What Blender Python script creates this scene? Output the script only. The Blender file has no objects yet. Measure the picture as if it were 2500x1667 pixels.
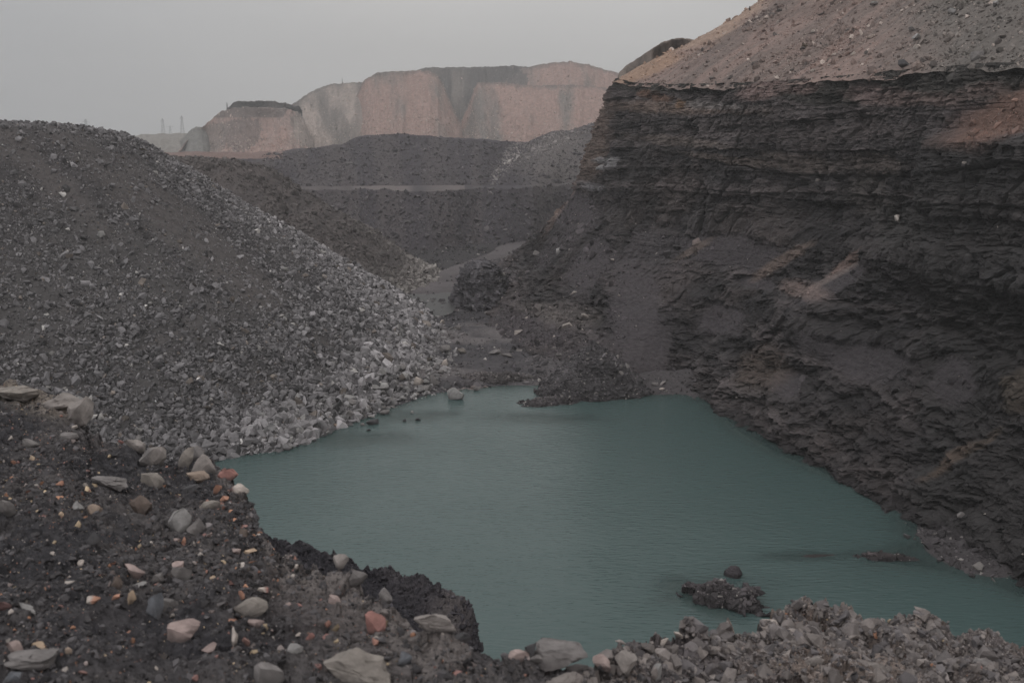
import bpy, bmesh, math
import numpy as np
SC = bpy.context.scene
COL = SC.collection

# ------------------------------------------------------------------ camera, sky, sun, exposure
FPX, CX, CY = 2430.0, 1250.0, 833.5
PITCH = math.atan((833.5 - 330.0) / FPX)
CT, ST = math.cos(PITCH), math.sin(PITCH)
CAMZ = 30.0
cam = bpy.data.cameras.new('camera')
cam.sensor_width = 36.0
cam.lens = FPX / 2500.0 * 36.0
cam.clip_start, cam.clip_end = 0.1, 12000.0
cam.dof.use_dof = True
cam.dof.focus_distance = 110.0
cam.dof.aperture_fstop = 4.5
camo = bpy.data.objects.new('camera', cam)
camo.location = (0, 0, CAMZ)
camo.rotation_euler = (math.pi / 2 - PITCH, 0, 0)
COL.objects.link(camo)
SC.camera = camo

SUN_EL, SUN_AZ = math.radians(52), math.radians(-120)      # high, from behind the camera's left shoulder
w = bpy.data.worlds.new('World'); SC.world = w; w.use_nodes = True
nt = w.node_tree; nt.nodes.clear()
def N(nt, t, **kw):
    n = nt.nodes.new(t)
    for k, v in kw.items(): setattr(n, k, v)
    return n
sky = N(nt, 'ShaderNodeTexSky', sky_type='NISHITA', sun_disc=False)
sky.sun_elevation = SUN_EL; sky.sun_rotation = SUN_AZ; sky.dust_density = 6.0
hsv = N(nt, 'ShaderNodeHueSaturation'); hsv.inputs['Saturation'].default_value = 0.18
nt.links.new(sky.outputs[0], hsv.inputs['Color'])
tc = N(nt, 'ShaderNodeTexCoord')
mp = N(nt, 'ShaderNodeMapping'); mp.inputs['Scale'].default_value = (1.0, 1.0, 3.0)
cn = N(nt, 'ShaderNodeTexNoise'); cn.inputs['Scale'].default_value = 1.6; cn.inputs['Detail'].default_value = 3.0
nt.links.new(tc.outputs['Generated'], mp.inputs[0]); nt.links.new(mp.outputs[0], cn.inputs['Vector'])
cr = N(nt, 'ShaderNodeMapRange')
cr.inputs['From Min'].default_value = 0.3; cr.inputs['From Max'].default_value = 0.7
cr.inputs['To Min'].default_value = 0.9; cr.inputs['To Max'].default_value = 1.1
nt.links.new(cn.outputs['Fac'], cr.inputs['Value'])
# the overcast is thinner and greyer ahead, bluer and duller towards the left
sx = N(nt, 'ShaderNodeSeparateXYZ'); nt.links.new(tc.outputs['Generated'], sx.inputs[0])
mr = N(nt, 'ShaderNodeMapRange')
mr.inputs['From Min'].default_value = -0.62; mr.inputs['From Max'].default_value = -0.12
nt.links.new(sx.outputs['X'], mr.inputs['Value'])
grey = N(nt, 'ShaderNodeMixRGB')
grey.inputs['Color1'].default_value = (4.1, 4.22, 4.42, 1)
grey.inputs['Color2'].default_value = (5.8, 5.72, 5.66, 1)
nt.links.new(mr.outputs[0], grey.inputs['Fac'])
mul = N(nt, 'ShaderNodeMixRGB', blend_type='MULTIPLY'); mul.inputs['Fac'].default_value = 1.0
nt.links.new(grey.outputs[0], mul.inputs['Color1']); nt.links.new(cr.outputs[0], mul.inputs['Color2'])
mx = N(nt, 'ShaderNodeMixRGB'); mx.inputs['Fac'].default_value = 0.9
nt.links.new(hsv.outputs[0], mx.inputs['Color1']); # an overcast sky is brighter overhead than near the horizon
el = N(nt, 'ShaderNodeMapRange', interpolation_type='SMOOTHSTEP')
el.inputs['From Min'].default_value = 0.12; el.inputs['From Max'].default_value = 0.75; el.inputs['To Min'].default_value = 1.0; el.inputs['To Max'].default_value = 1.4
nt.links.new(sx.outputs['Z'], el.inputs['Value'])
mul2 = N(nt, 'ShaderNodeMixRGB', blend_type='MULTIPLY'); mul2.inputs['Fac'].default_value = 1.0
nt.links.new(mul.outputs[0], mul2.inputs['Color1']); nt.links.new(el.outputs[0], mul2.inputs['Color2'])
nt.links.new(mul2.outputs[0], mx.inputs['Color2'])
bg = N(nt, 'ShaderNodeBackground'); bg.inputs['Strength'].default_value = 0.1
nt.links.new(mx.outputs[0], bg.inputs['Color'])
wo = N(nt, 'ShaderNodeOutputWorld'); nt.links.new(bg.outputs[0], wo.inputs['Surface'])

sl = bpy.data.lights.new('sun', 'SUN'); sl.energy = 0.5; sl.angle = math.radians(25); sl.color = (1.0, 0.98, 0.97)
so = bpy.data.objects.new('sun', sl); COL.objects.link(so)
so.location = (-40, -40, 200)
so.rotation_euler = (math.pi / 2 - SUN_EL, 0, -math.radians(40))
SC.view_settings.view_transform = 'Standard'; SC.view_settings.look = 'None'
SC.view_settings.exposure = 0.0; SC.view_settings.gamma = 1.0
SC.cycles.max_bounces = 5; SC.cycles.diffuse_bounces = 2; SC.cycles.glossy_bounces = 2
SC.cycles.transparent_max_bounces = 6; SC.cycles.use_denoising = True
SC.cycles.use_adaptive_sampling = True; SC.cycles.adaptive_threshold = 0.02

# ------------------------------------------------------------------ maths
def ray(px, py):
    a = (np.asarray(px, float) - CX) / FPX; b = (CY - np.asarray(py, float)) / FPX
    return a, CT + b * ST, -ST + b * CT
def at_z(px, py, z):
    a, y, zz = ray(px, py); s = (z - CAMZ) / zz
    return np.array([a * s, y * s, np.full_like(s, z) if np.ndim(s) else z])
def at_s(px, py, s):
    a, y, zz = ray(px, py)
    return np.array([a * s, y * s, CAMZ + zz * s])
def at_Y(px, py, Y):
    a, y, zz = ray(px, py); s = Y / y
    return np.array([a * s, Y, CAMZ + zz * s])
def proj(X, Y, Z):
    d = Y * CT - (Z - CAMZ) * ST; u = Y * ST + (Z - CAMZ) * CT
    d = np.where(d < 0.05, 0.05, d)
    return CX + FPX * X / d, CY - FPX * u / d, d
def _h(ix, iy, iz, seed):
    h = (ix.astype(np.uint32) * np.uint32(374761393) + iy.astype(np.uint32) * np.uint32(668265263)
         + iz.astype(np.uint32) * np.uint32(2147483647) + np.uint32((seed * 1274126177) & 0xffffffff))
    h ^= h >> np.uint32(13); h *= np.uint32(1274126177); h ^= h >> np.uint32(16)
    h *= np.uint32(2246822519); h ^= h >> np.uint32(13)
    return h
def hash01(ix, iy, iz, seed):
    return _h(ix, iy, iz, seed).astype(np.float32) * np.float32(1 / 4294967296.0)
def noise(x, y, z, seed=0):
    """value noise, -1..1"""
    sh = np.broadcast(x, y, z).shape
    x, y, z = [np.broadcast_to(np.asarray(q, np.float32), sh).ravel() for q in (x, y, z)]
    out = np.empty(x.size, np.float32); C = 65536
    for k in range(0, x.size, C):
        a, b, c = x[k:k + C], y[k:k + C], z[k:k + C]
        fa, fb, fc = np.floor(a), np.floor(b), np.floor(c)
        ia, ib, ic = fa.astype(np.int32), fb.astype(np.int32), fc.astype(np.int32)
        a = a - fa; b = b - fb; c = c - fc
        a = a * a * (3 - 2 * a); b = b * b * (3 - 2 * b); c = c * c * (3 - 2 * c)
        r = 0
        x00 = hash01(ia, ib, ic, seed) * (1 - a) + hash01(ia + 1, ib, ic, seed) * a
        x10 = hash01(ia, ib + 1, ic, seed) * (1 - a) + hash01(ia + 1, ib + 1, ic, seed) * a
        x01 = hash01(ia, ib, ic + 1, seed) * (1 - a) + hash01(ia + 1, ib, ic + 1, seed) * a
        x11 = hash01(ia, ib + 1, ic + 1, seed) * (1 - a) + hash01(ia + 1, ib + 1, ic + 1, seed) * a
        r = (x00 * (1 - b) + x10 * b) * (1 - c) + (x01 * (1 - b) + x11 * b) * c
        out[k:k + C] = r * 2 - 1
    return out.reshape(sh)
def fbm(x, y, z, sc, oct=4, seed=0, rough=0.5, lac=2.07):
    r, a, t, f = 0, 1.0, 0, 1.0 / sc
    for i in range(oct):
        r = r + a * noise(x * f + i * 17.3, y * f - i * 9.1, z * f + i * 3.7, seed + i); t += a
        a *= rough; f *= lac
    return r / t * 1.6
def block(x, y, z, s, sz, seed=0):
    """broken-rock cells, each with its own value and a tilt, -1..1"""
    a = x / s + 0.35 * noise(x / s * 1.3, y / s * 1.3, z / sz, seed + 5)
    b = y / s + 0.35 * noise(x / s * 1.3 + 9, y / s * 1.3, z / sz, seed + 6)
    c = z / sz + 0.35 * noise(x / s * .9, y / s * .9 + 4, z / sz * .7, seed + 7)
    b = b + 0.5 * np.floor(c); a = a + 0.37 * np.floor(c)
    ia, ib, ic = [np.floor(q).astype(np.int32) for q in (a, b, c)]
    v = hash01(ia, ib, ic, seed) * 2 - 1
    t1 = (hash01(ia, ib, ic, seed + 1) - .5) * (a - np.floor(a) - .5) + (hash01(ia, ib, ic, seed + 2) - .5) * (b - np.floor(b) - .5) \
        + (hash01(ia, ib, ic, seed + 3) - .2) * (c - np.floor(c) - .5)
    return v * 0.75 + t1 * 1.1
def sstep(a, b, x):
    t = np.clip((x - a) / (b - a), 0, 1); return t * t * (3 - 2 * t)
def ltab(x, tab):
    t = np.array(tab, float); return np.interp(x, t[:, 0], t[:, 1])
def lin(c):
    c = np.array(c, float) / 255.0
    return np.where(c <= 0.04045, c / 12.92, ((c + 0.055) / 1.055) ** 2.4)
KALB = 2.2
def alb(r, g, b): return np.minimum(lin((r, g, b)) * KALB, 0.8)      # photo tone -> the surface's own colour under this sky
def mixc(A, B, w):
    w = np.asarray(w)[..., None]; return A * (1 - w) + np.asarray(B) * w
def ell(px, py, cx, cy, rx, ry, rot=0, soft=0.35, warp=None):
    c, s = math.cos(math.radians(rot)), math.sin(math.radians(rot))
    dx, dy = px - cx, py - cy
    q = np.sqrt(((dx * c + dy * s) / rx) ** 2 + ((-dx * s + dy * c) / ry) ** 2)
    if warp is not None: q = q + warp
    return 1 - sstep(1 - soft, 1 + soft, q)
def seg_dist(X, Y, pts):
    """signed distance to an open polyline: + on its left"""
    best = np.full(X.shape, 1e9); sg = np.ones(X.shape)
    for (ax, ay), (bx, by) in zip(pts[:-1], pts[1:]):
        dx, dy = bx - ax, by - ay; L = dx * dx + dy * dy
        t = np.clip(((X - ax) * dx + (Y - ay) * dy) / L, 0, 1)
        d = np.hypot(X - ax - t * dx, Y - ay - t * dy)
        cr = dx * (Y - ay) - dy * (X - ax)
        m = d < best - 1e-6
        best = np.where(m, d, best); sg = np.where(m, np.sign(cr), sg)
    return best * sg
def in_poly(X, Y, P):
    c = np.zeros(X.shape, bool); n = len(P)
    for i in range(n):
        x1, y1 = P[i]; x2, y2 = P[(i + 1) % n]
        m = ((y1 > Y) != (y2 > Y)) & (X < (x2 - x1) * (Y - y1) / (y2 - y1 + 1e-12) + x1)
        c ^= m
    return c
def catmull(pts, n):
    P = np.array(pts, float); P = np.vstack([2 * P[0] - P[1], P, 2 * P[-1] - P[-2]])
    t = np.linspace(0, len(P) - 3 - 1e-6, n); i = t.astype(int); f = (t - i)[:, None]
    a, b, c, d = P[i], P[i + 1], P[i + 2], P[i + 3]
    return 0.5 * (2 * b + (c - a) * f + (2 * a - 5 * b + 4 * c - d) * f ** 2 + (3 * b - a - 3 * c + d) * f ** 3)

# ------------------------------------------------------------------ materials
def rock_mat(name, fine=3.0, bump=0.4, dist=0.1, rough=0.92, spec=0.25, contrast=0.35, stretch=(1, 1, 1)):
    m = bpy.data.materials.new(name); m.use_nodes = True; t = m.node_tree
    b = t.nodes['Principled BSDF']; b.inputs['Roughness'].default_value = rough
    b.inputs['Specular IOR Level'].default_value = spec
    at = N(t, 'ShaderNodeAttribute', attribute_name='Col')
    g = N(t, 'ShaderNodeNewGeometry')
    mp = N(t, 'ShaderNodeMapping'); mp.inputs['Scale'].default_value = stretch
    t.links.new(g.outputs['Position'], mp.inputs[0])
    n1 = N(t, 'ShaderNodeTexNoise'); n1.inputs['Scale'].default_value = fine; n1.inputs['Detail'].default_value = 8; n1.inputs['Roughness'].default_value = 0.7
    t.links.new(mp.outputs[0], n1.inputs['Vector'])
    r = N(t, 'ShaderNodeMapRange'); r.inputs['From Min'].default_value = 0.3; r.inputs['From Max'].default_value = 0.7
    r.inputs['To Min'].default_value = 1 - contrast; r.inputs['To Max'].default_value = 1 + contrast
    t.links.new(n1.outputs['Fac'], r.inputs['Value'])
    mu = N(t, 'ShaderNodeMixRGB', blend_type='MULTIPLY'); mu.inputs['Fac'].default_value = 1
    t.links.new(at.outputs['Color'], mu.inputs['Color1']); t.links.new(r.outputs[0], mu.inputs['Color2'])
    t.links.new(mu.outputs[0], b.inputs['Base Color'])
    bp = N(t, 'ShaderNodeBump'); bp.inputs['Strength'].default_value = bump; bp.inputs['Distance'].default_value = dist
    t.links.new(n1.outputs['Fac'], bp.inputs['Height']); t.links.new(bp.outputs[0], b.inputs['Normal'])
    return m
M_cliff = rock_mat('shale', 1.3, 0.8, 0.3, contrast=0.45, stretch=(1, 1, 3))
M_heap = rock_mat('spoil', 2.0, 0.6, 0.15)
M_scree = rock_mat('scree_stone', 3.0, 0.4, 0.08, contrast=0.28)
M_far = rock_mat('clay_spoil', 0.3, 0.6, 1.2, contrast=0.36)
M_soil = rock_mat('coal_soil', 22.0, 0.7, 0.03, contrast=0.45)
M_stone = rock_mat('stone', 14.0, 0.5, 0.02, contrast=0.3)
M_up = rock_mat('clay_slope', 1.2, 0.5, 0.2, contrast=0.3)
def plain(name, col, rough=0.6, metal=0.0):
    m = bpy.data.materials.new(name); m.use_nodes = True; t = m.node_tree
    b = t.nodes['Principled BSDF']; b.inputs['Roughness'].default_value = rough; b.inputs['Metallic'].default_value = metal
    n1 = N(t, 'ShaderNodeTexNoise'); n1.inputs['Scale'].default_value = 2
    r = N(t, 'ShaderNodeValToRGB')
    r.color_ramp.elements[0].color = (*[c * .7 for c in col], 1); r.color_ramp.elements[1].color = (*[min(1, c * 1.3) for c in col], 1)
    t.links.new(n1.outputs['Fac'], r.inputs[0]); t.links.new(r.outputs[0], b.inputs['Base Color'])
    return m

# ------------------------------------------------------------------ mesh building
def tag(o, label=None, cat=None, group=None, kind=None):
    if label: o['label'] = label
    if cat: o['category'] = cat
    if group: o['group'] = group
    if kind: o['kind'] = kind
    return o
def raw_mesh(name, V, Fc, C, mat, smooth=False, nside=None):
    """V (n,3), Fc (m,k) all faces of one size, C (n,3) colours"""
    me = bpy.data.meshes.new(name); Fc = np.asarray(Fc, np.int32); k = Fc.shape[1]
    me.vertices.add(len(V)); me.vertices.foreach_set('co', np.asarray(V, np.float32).ravel())
    me.loops.add(Fc.size); me.loops.foreach_set('vertex_index', Fc.ravel())
    me.polygons.add(len(Fc)); me.polygons.foreach_set('loop_start', np.arange(0, Fc.size, k, dtype=np.int32))
    me.update(calc_edges=True)
    me.polygons.foreach_set('use_smooth', np.full(len(Fc), smooth))
    if C is not None:
        at = me.attributes.new('Col', 'FLOAT_COLOR', 'POINT')
        cc = np.ones((len(V), 4), np.float32); cc[:, :3] = np.clip(C, 0.004, 0.85)
        at.data.foreach_set('color', cc.ravel())
    me.materials.append(mat)
    return me
def link(name, me, parent=None, loc=None):
    o = bpy.data.objects.new(name, me); COL.objects.link(o)
    if parent is not None: o.parent = parent
    if loc is not None: o.location = loc
    return o
def grid_obj(name, X, Y, Z, C, mat, keep=None, smooth=True, kind='structure', label=None, cat=None, flip=False):
    n, m = X.shape
    idx = np.arange(n * m).reshape(n, m)
    Fc = np.stack([idx[:-1, :-1], idx[1:, :-1], idx[1:, 1:], idx[:-1, 1:]], -1).reshape(-1, 4)
    if flip: Fc = Fc[:, ::-1]
    if keep is not None:
        k = keep[:-1, :-1] | keep[1:, :-1] | keep[1:, 1:] | keep[:-1, 1:]
        Fc = Fc[k.ravel()]
    V = np.stack([X, Y, Z], -1).reshape(-1, 3); C = np.asarray(C).reshape(-1, 3)
    used = np.zeros(len(V), bool); used[Fc.ravel()] = True
    rm = np.cumsum(used) - 1
    me = raw_mesh(name, V[used], rm[Fc], C[used], mat, smooth)
    o = link(name, me); tag(o, label, cat, kind=kind)
    return o
def polar(az0, az1, na, r0, r1, nr):
    A, R = np.meshgrid(np.linspace(math.radians(az0), math.radians(az1), na), np.geomspace(r0, r1, nr), indexing='ij')
    return A, R, R * np.sin(A), R * np.cos(A)
def px_az(px, py=700):
    a, y, _ = ray(px, py); return np.arctan2(a, y)
# rocks ------------------------------------------------------------
rng = np.random.default_rng(7)
def hull_proto(n, seed, flat=1.0):
    r = np.random.default_rng(seed)
    p = r.normal(size=(n, 3)); p /= np.linalg.norm(p, axis=1)[:, None]
    p = np.sign(p) * np.abs(p) ** 0.75 * r.uniform(0.75, 1.0, (n, 1)); p[:, 2] *= flat
    bm = bmesh.new()
    for q in p: bm.verts.new(q)
    bmesh.ops.convex_hull(bm, input=bm.verts)
    bm.verts.ensure_lookup_table()
    for v in [v for v in bm.verts if not v.link_faces]: bm.verts.remove(v)
    bmesh.ops.triangulate(bm, faces=bm.faces); bm.verts.index_update()
    V = np.array([v.co for v in bm.verts]); Fc = np.array([[v.index for v in f.verts] for f in bm.faces]); bm.free()
    V /= np.abs(V).max()
    return V, Fc
def ico(sub):
    bm = bmesh.new(); bmesh.ops.create_icosphere(bm, subdivisions=sub, radius=1.0)
    V = np.array([v.co for v in bm.verts]); Fc = np.array([[v.index for v in f.verts] for f in bm.faces]); bm.free()
    return V, Fc
ICO = {k: ico(k) for k in (1, 2, 3, 5)}
def cut_rock(sub, seed, ncut=14, rough=0.03, lo=0.3, hi=0.72):
    """a boulder: a ball cut by many random planes, then roughened"""
    r = np.random.default_rng(seed); V, Fc = ICO[sub]; V = V.copy()
    V *= r.uniform(0.8, 1.25, 3)
    for _ in range(ncut):
        n = r.normal(size=3); n /= np.linalg.norm(n); d = r.uniform(lo, hi)
        k = V @ n - d; m = k > 0
        V[m] -= k[m][:, None] * n * 0.97
    nn = V / np.linalg.norm(V, axis=1)[:, None]
    f = fbm(V[:, 0] + seed, V[:, 1], V[:, 2], 0.55, 4, seed, 0.6)
    V += nn * (f * rough)[:, None]
    ch = block(V[:, 0] + seed, V[:, 1], V[:, 2], .5, .35, seed)
    V += nn * (ch * rough * .7)[:, None]
    V /= np.abs(V).max(axis=0)
    return V, Fc
PROTO = [hull_proto(9 + k % 5, 100 + k, [1, .8, .65, .9][k % 4]) for k in range(14)]
PROTO_M = [cut_rock(2, 300 + k, 12, 0.05) for k in range(8)]
def rand_rot(n, r, tilt=None):
    if tilt is None:
        q = r.normal(size=(n, 4)); q /= np.linalg.norm(q, axis=1)[:, None]
    else:
        a = r.uniform(0, 2 * math.pi, n); t = r.normal(0, tilt, n) / 2; b = r.uniform(0, 2 * math.pi, n)
        q1 = np.stack([np.cos(a / 2), 0 * a, 0 * a, np.sin(a / 2)], 1)
        q2 = np.stack([np.cos(t), np.sin(t) * np.cos(b), np.sin(t) * np.sin(b), 0 * a], 1)
        w1, x1, y1, z1 = q2.T; w2, x2, y2, z2 = q1.T
        q = np.stack([w1*w2-x1*x2-y1*y2-z1*z2, w1*x2+x1*w2+y1*z2-z1*y2, w1*y2-x1*z2+y1*w2+z1*x2, w1*z2+x1*y2-y1*x2+z1*w2], 1)
    w_, x, y, z = q.T
    return np.stack([np.stack([1-2*(y*y+z*z), 2*(x*y-z*w_), 2*(x*z+y*w_)], 1),
                     np.stack([2*(x*y+z*w_), 1-2*(x*x+z*z), 2*(y*z-x*w_)], 1),
                     np.stack([2*(x*z-y*w_), 2*(y*z+x*w_), 1-2*(x*x+y*y)], 1)], 1)
def rocks(name, P, size, C, mat, label=None, cat=None, protos=None, tilt=None, flat=(0.45, 0.9), kind='stuff', parent=None, seed=1):
    """thousands of loose stones nobody could count: ONE mesh"""
    r = np.random.default_rng(seed); protos = protos or PROTO
    which = r.integers(0, len(protos), len(P)); Vs, Fs, Cs, off = [], [], [], 0
    for k, (pv, pf) in enumerate(protos):
        i = np.where(which == k)[0]
        if not len(i): continue
        S = np.stack([r.uniform(.8, 1.2, len(i)), r.uniform(.55, 1.0, len(i)), r.uniform(*flat, len(i))], 1) * size[i][:, None] * .5
        R = rand_rot(len(i), r, tilt)
        v = np.einsum('nij,nkj->nki', R, pv[None] * S[:, None, :]) + P[i][:, None, :]
        Vs.append(v.reshape(-1, 3)); nv = len(pv)
        Fs.append((pf[None] + (np.arange(len(i)) * nv)[:, None, None] + off).reshape(-1, 3)); off += len(i) * nv
        Cs.append(np.repeat(C[i], nv, 0))
    me = raw_mesh(name, np.vstack(Vs), np.vstack(Fs), np.vstack(Cs), mat, False)
    o = link(name, me, parent); tag(o, label, cat, kind=kind)
    return o
def scatter(X, Y, Z, dens, n, r):
    """n random points on a grid surface, chosen by area x density"""
    ax, ay, az = [q[1:, :-1] - q[:-1, :-1] for q in (X, Y, Z)]; bx, by, bz = [q[:-1, 1:] - q[:-1, :-1] for q in (X, Y, Z)]
    ar = np.sqrt((ay*bz-az*by)**2 + (az*bx-ax*bz)**2 + (ax*by-ay*bx)**2) * dens[:-1, :-1]
    c = np.cumsum(ar.ravel()); k = np.searchsorted(c, r.uniform(0, c[-1], n)); k = np.minimum(k, ar.size - 1)
    i, j = np.unravel_index(k, ar.shape); u, v = r.uniform(size=(2, n))
    f = lambda Q: Q[i, j]*(1-u)*(1-v) + Q[i+1, j]*u*(1-v) + Q[i, j+1]*(1-u)*v + Q[i+1, j+1]*u*v
    return np.stack([f(X), f(Y), f(Z)], 1), i, j
def jit(C, r, amt=0.25):
    return C * (1 + r.normal(0, amt, (len(C), 1)).clip(-.6, 1.4))

# ================================================================== GROUND, LAKE
shore_px = [(542,1111),(620,1104),(702,1095),(760,1075),(808,1052),(860,1030),(914,1012),(950,995),(989,985),(1030,968),(1063,960),(1100,955),(1127,949),
            (1233,941),(1318,941),(1370,948),(1420,952),(1568,965),(1669,962),(1743,988),(1807,1047),(1903,1105),(2020,1153),(2126,1190),(2211,1249),(2216,1297),(2243,1323),
            (2136,1366),(2285,1382),(2413,1414),(2500,1451)]
shore = [tuple(at_z(x, y, 0.0)[:2]) for x, y in shore_px]
lake_poly = shore + [(50, 48), (70, 20), (60, -5), (-50, -5), (-62, 40), (-48, 72)]
def lake_signed(X, Y):
    P = lake_poly + [lake_poly[0]]
    d = np.abs(seg_dist(X, Y, P)); return np.where(in_poly(X, Y, lake_poly), -d, d)
islet_c = at_z(1752, 1462, 0.0); mound_c = at_z(1440, 962, 0.0)
shoals = [(1990, 1358, 5.2, 1.1, 0.45), (1730, 1455, 4.6, 3.6, 0.8), (860, 1070, 7, 3.5, 0.25), (980, 1015, 8, 3.5, 0.3), (1330, 1020, 6, 2.4, 0.35), (2110,1350,3.4,0.8,0.5), (2170, 1360, 3.6, 1.0, 0.6)]
def shoal_h(X, Y):
    h = np.full(X.shape, -9.0)
    for px, py, rx, ry, top in shoals:
        c = at_z(px, py, 0); q = np.hypot((X - c[0]) / rx, (Y - c[1]) / ry) + 0.3 * fbm(X, Y, 0 * X, 2.2, 3, 61)
        h = np.maximum(h, -0.12 * (1.6 - top) - 1.2 * np.clip(q - 0.35, 0, 9) ** 1.5)
    return h
A, R, X, Y = polar(-46, 46, 620, 22, 430, 620)
d = lake_signed(X, Y)
n1 = fbm(X, Y, 0 * X, 12, 4, 3); n2 = fbm(X, Y, 0 * X, 2.0, 4, 4)
Z = np.where(d < 0, np.maximum(-3.0, d * 0.35), np.minimum(d * 0.16, 0.9)) + sstep(0, 6, d) * (0.45 * n1 + 0.28 * n2)
pxs, pys, _ = proj(X, Y, 0 * X)
nobeach = sstep(1690, 1760, pxs) * (1 - ell(pxs, pys, 2350, 1345, 150, 55, 24, .3)); Z = np.where(d > 0, Z * (1 - nobeach) - 1.2 * nobeach, Z)
far = sstep(170, 200, Y); Z = Z * (1 - far) + far * (0.25 * n1 * 0.4 + 0.4)
Z = np.where(d < 0, np.maximum(Z, shoal_h(X, Y)), Z)
px, py, _ = proj(X, Y, Z)
wn = 0.5 * fbm(X, Y, 0 * X, 5, 3, 9)
C = mixc(np.broadcast_to(alb(50, 48, 50), X.shape + (3,)), alb(62, 59, 60), sstep(-.3, .6, n1 + .5 * n2))
C = mixc(C, alb(76, 69, 67), (d < -.2) * 1.0)
C = mixc(C, alb(48, 45, 46), ell(px, py, 2350, 1345, 200, 80, 24) * .8)
C = mixc(C, alb(54, 51, 52), ell(px, py, 1620, 945, 160, 60, 6) * .9)
C = mixc(C, alb(42, 40, 41), (1 - sstep(720, 800, py)) * .9)
for e in [(1110, 820, 90, 14, 5), (1230, 820, 120, 20, 8), (1060, 905, 120, 14, 0), (1000, 850, 90, 14, 0)]:
    C = mixc(C, alb(78, 74, 74), ell(px, py, *e, warp=wn) * .8)
grid_obj('pit_floor', X, Y, Z, C, M_heap)
GX, GY, GZ, Gd, Gpx, Gpy, GC = X, Y, Z, d, px, py, C

# track down the pit
trk = catmull([(28, 292), (4, 277), (-2, 252), (-9, 228), (-13, 205), (-16, 178), (-13, 166)], 90)
tw = catmull([(6, 0), (5, 0), (4.5, 0), (5, 0), (6.5, 0), (7, 0), (5, 0)], 90)[:, 0]
tg = np.gradient(trk, axis=0); tg /= np.linalg.norm(tg, axis=1)[:, None]
U = np.linspace(-1, 1, 24)
TX = trk[:, 0][:, None] - tg[:, 1][:, None] * U * tw[:, None]; TY = trk[:, 1][:, None] + tg[:, 0][:, None] * U * tw[:, None]
TZ = 0.72 + 0.05 * noise(TX / 2, TY / 2, 0 * TX, 3) + 0.02 * noise(TX, TY, 0 * TX, 8) - 0.5 * np.abs(U)[None, :] ** 6
TC = mixc(np.broadcast_to(alb(70, 66, 67), TX.shape + (3,)), alb(62, 58, 59), sstep(-.4, .5, fbm(TX, TY, 0 * TX, 6, 3, 2)))
grid_obj('track', TX, TY, TZ, TC, M_heap)

# water
def water_mat(name, deep, rough, bump):
    m = bpy.data.materials.new(name); m.use_nodes = True; t = m.node_tree
    b = t.nodes['Principled BSDF']; b.inputs['Roughness'].default_value = rough; b.inputs['IOR'].default_value = 1.333
    b.inputs['Base Color'].default_value = (*deep, 1)
    g = N(t, 'ShaderNodeNewGeometry')
    def wave(scale, rot, stretch, det):
        mp = N(t, 'ShaderNodeMapping'); mp.inputs['Scale'].default_value = stretch; mp.inputs['Rotation'].default_value = (0, 0, math.radians(rot))
        t.links.new(g.outputs['Position'], mp.inputs[0])
        n = N(t, 'ShaderNodeTexNoise'); n.inputs['Scale'].default_value = scale; n.inputs['Detail'].default_value = det
        t.links.new(mp.outputs[0], n.inputs['Vector']); return n
    wv1 = wave(2.2, 12, (0.45, 1.6, 1), 3); wv2 = wave(0.12, 30, (1, 1, 1), 2)
    mm = N(t, 'ShaderNodeMath', operation='MULTIPLY'); t.links.new(wv1.outputs['Fac'], mm.inputs[0]); 
    rr = N(t, 'ShaderNodeMapRange'); rr.inputs['From Min'].default_value = .35; rr.inputs['From Max'].default_value = .65
    rr.inputs['To Min'].default_value = .8; rr.inputs['To Max'].default_value = 1.0
    t.links.new(wv2.outputs['Fac'], rr.inputs['Value']); t.links.new(rr.outputs[0], mm.inputs[1])
    bp = N(t, 'ShaderNodeBump'); bp.inputs['Strength'].default_value = bump; bp.inputs['Distance'].default_value = 0.2
    t.links.new(mm.outputs[0], bp.inputs['Height']); t.links.new(bp.outputs[0], b.inputs['Normal'])
    at = N(t, 'ShaderNodeAttribute', attribute_name='Col')
    hue = N(t, 'ShaderNodeMixRGB'); hue.inputs['Color1'].default_value = (*deep, 1); hue.inputs['Color2'].default_value = (*[c * .93 for c in deep], 1)
    t.links.new(wv2.outputs['Fac'], hue.inputs['Fac']); t.links.new(hue.outputs[0], b.inputs['Base Color'])
    tr = N(t, 'ShaderNodeBsdfTransparent'); tr.inputs['Color'].default_value = (.75, .85, .8, 1)
    ms = N(t, 'ShaderNodeMixShader'); t.links.new(at.outputs['Color'], ms.inputs[0])
    t.links.new(b.outputs[0], ms.inputs[1]); t.links.new(tr.outputs[0], ms.inputs[2])
    t.links.new(ms.outputs[0], t.nodes['Material Output'].inputs['Surface'])
    return m
M_lake = water_mat('lake_water', (0.074, 0.116, 0.113), 0.13, 0.45)
A, R, X, Y = polar(-80, 75, 420, 4, 135, 460)
d = lake_signed(X, Y); sh = shoal_h(X, Y)
bed = np.maximum(np.where(d < 0, np.maximum(-3.0, d * 0.35), 0.1), sh)
clear = np.exp(np.clip(bed, -9, 0) * 2.2) * 0.5                # murky water: the bed shows only through the shallows
grid_obj('lake', X, Y, 0 * X, np.repeat(clear[..., None], 3, -1), M_lake, keep=(d < 9))
M_pud = water_mat('puddle_water', (0.075, 0.073, 0.072), 0.5, 0.2)
c = at_z(1065, 738, 0.82)
A2, R2 = np.meshgrid(np.linspace(0, 2 * math.pi, 60), np.linspace(0, 1, 8), indexing='ij')
rr = 1 + 0.15 * np.sin(3 * A2) + .1 * np.sin(5 * A2 + 1)
PX = c[0] + R2 * rr * 6.0 * np.cos(A2); PY = c[1] + R2 * rr * 12 * np.sin(A2)
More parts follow.
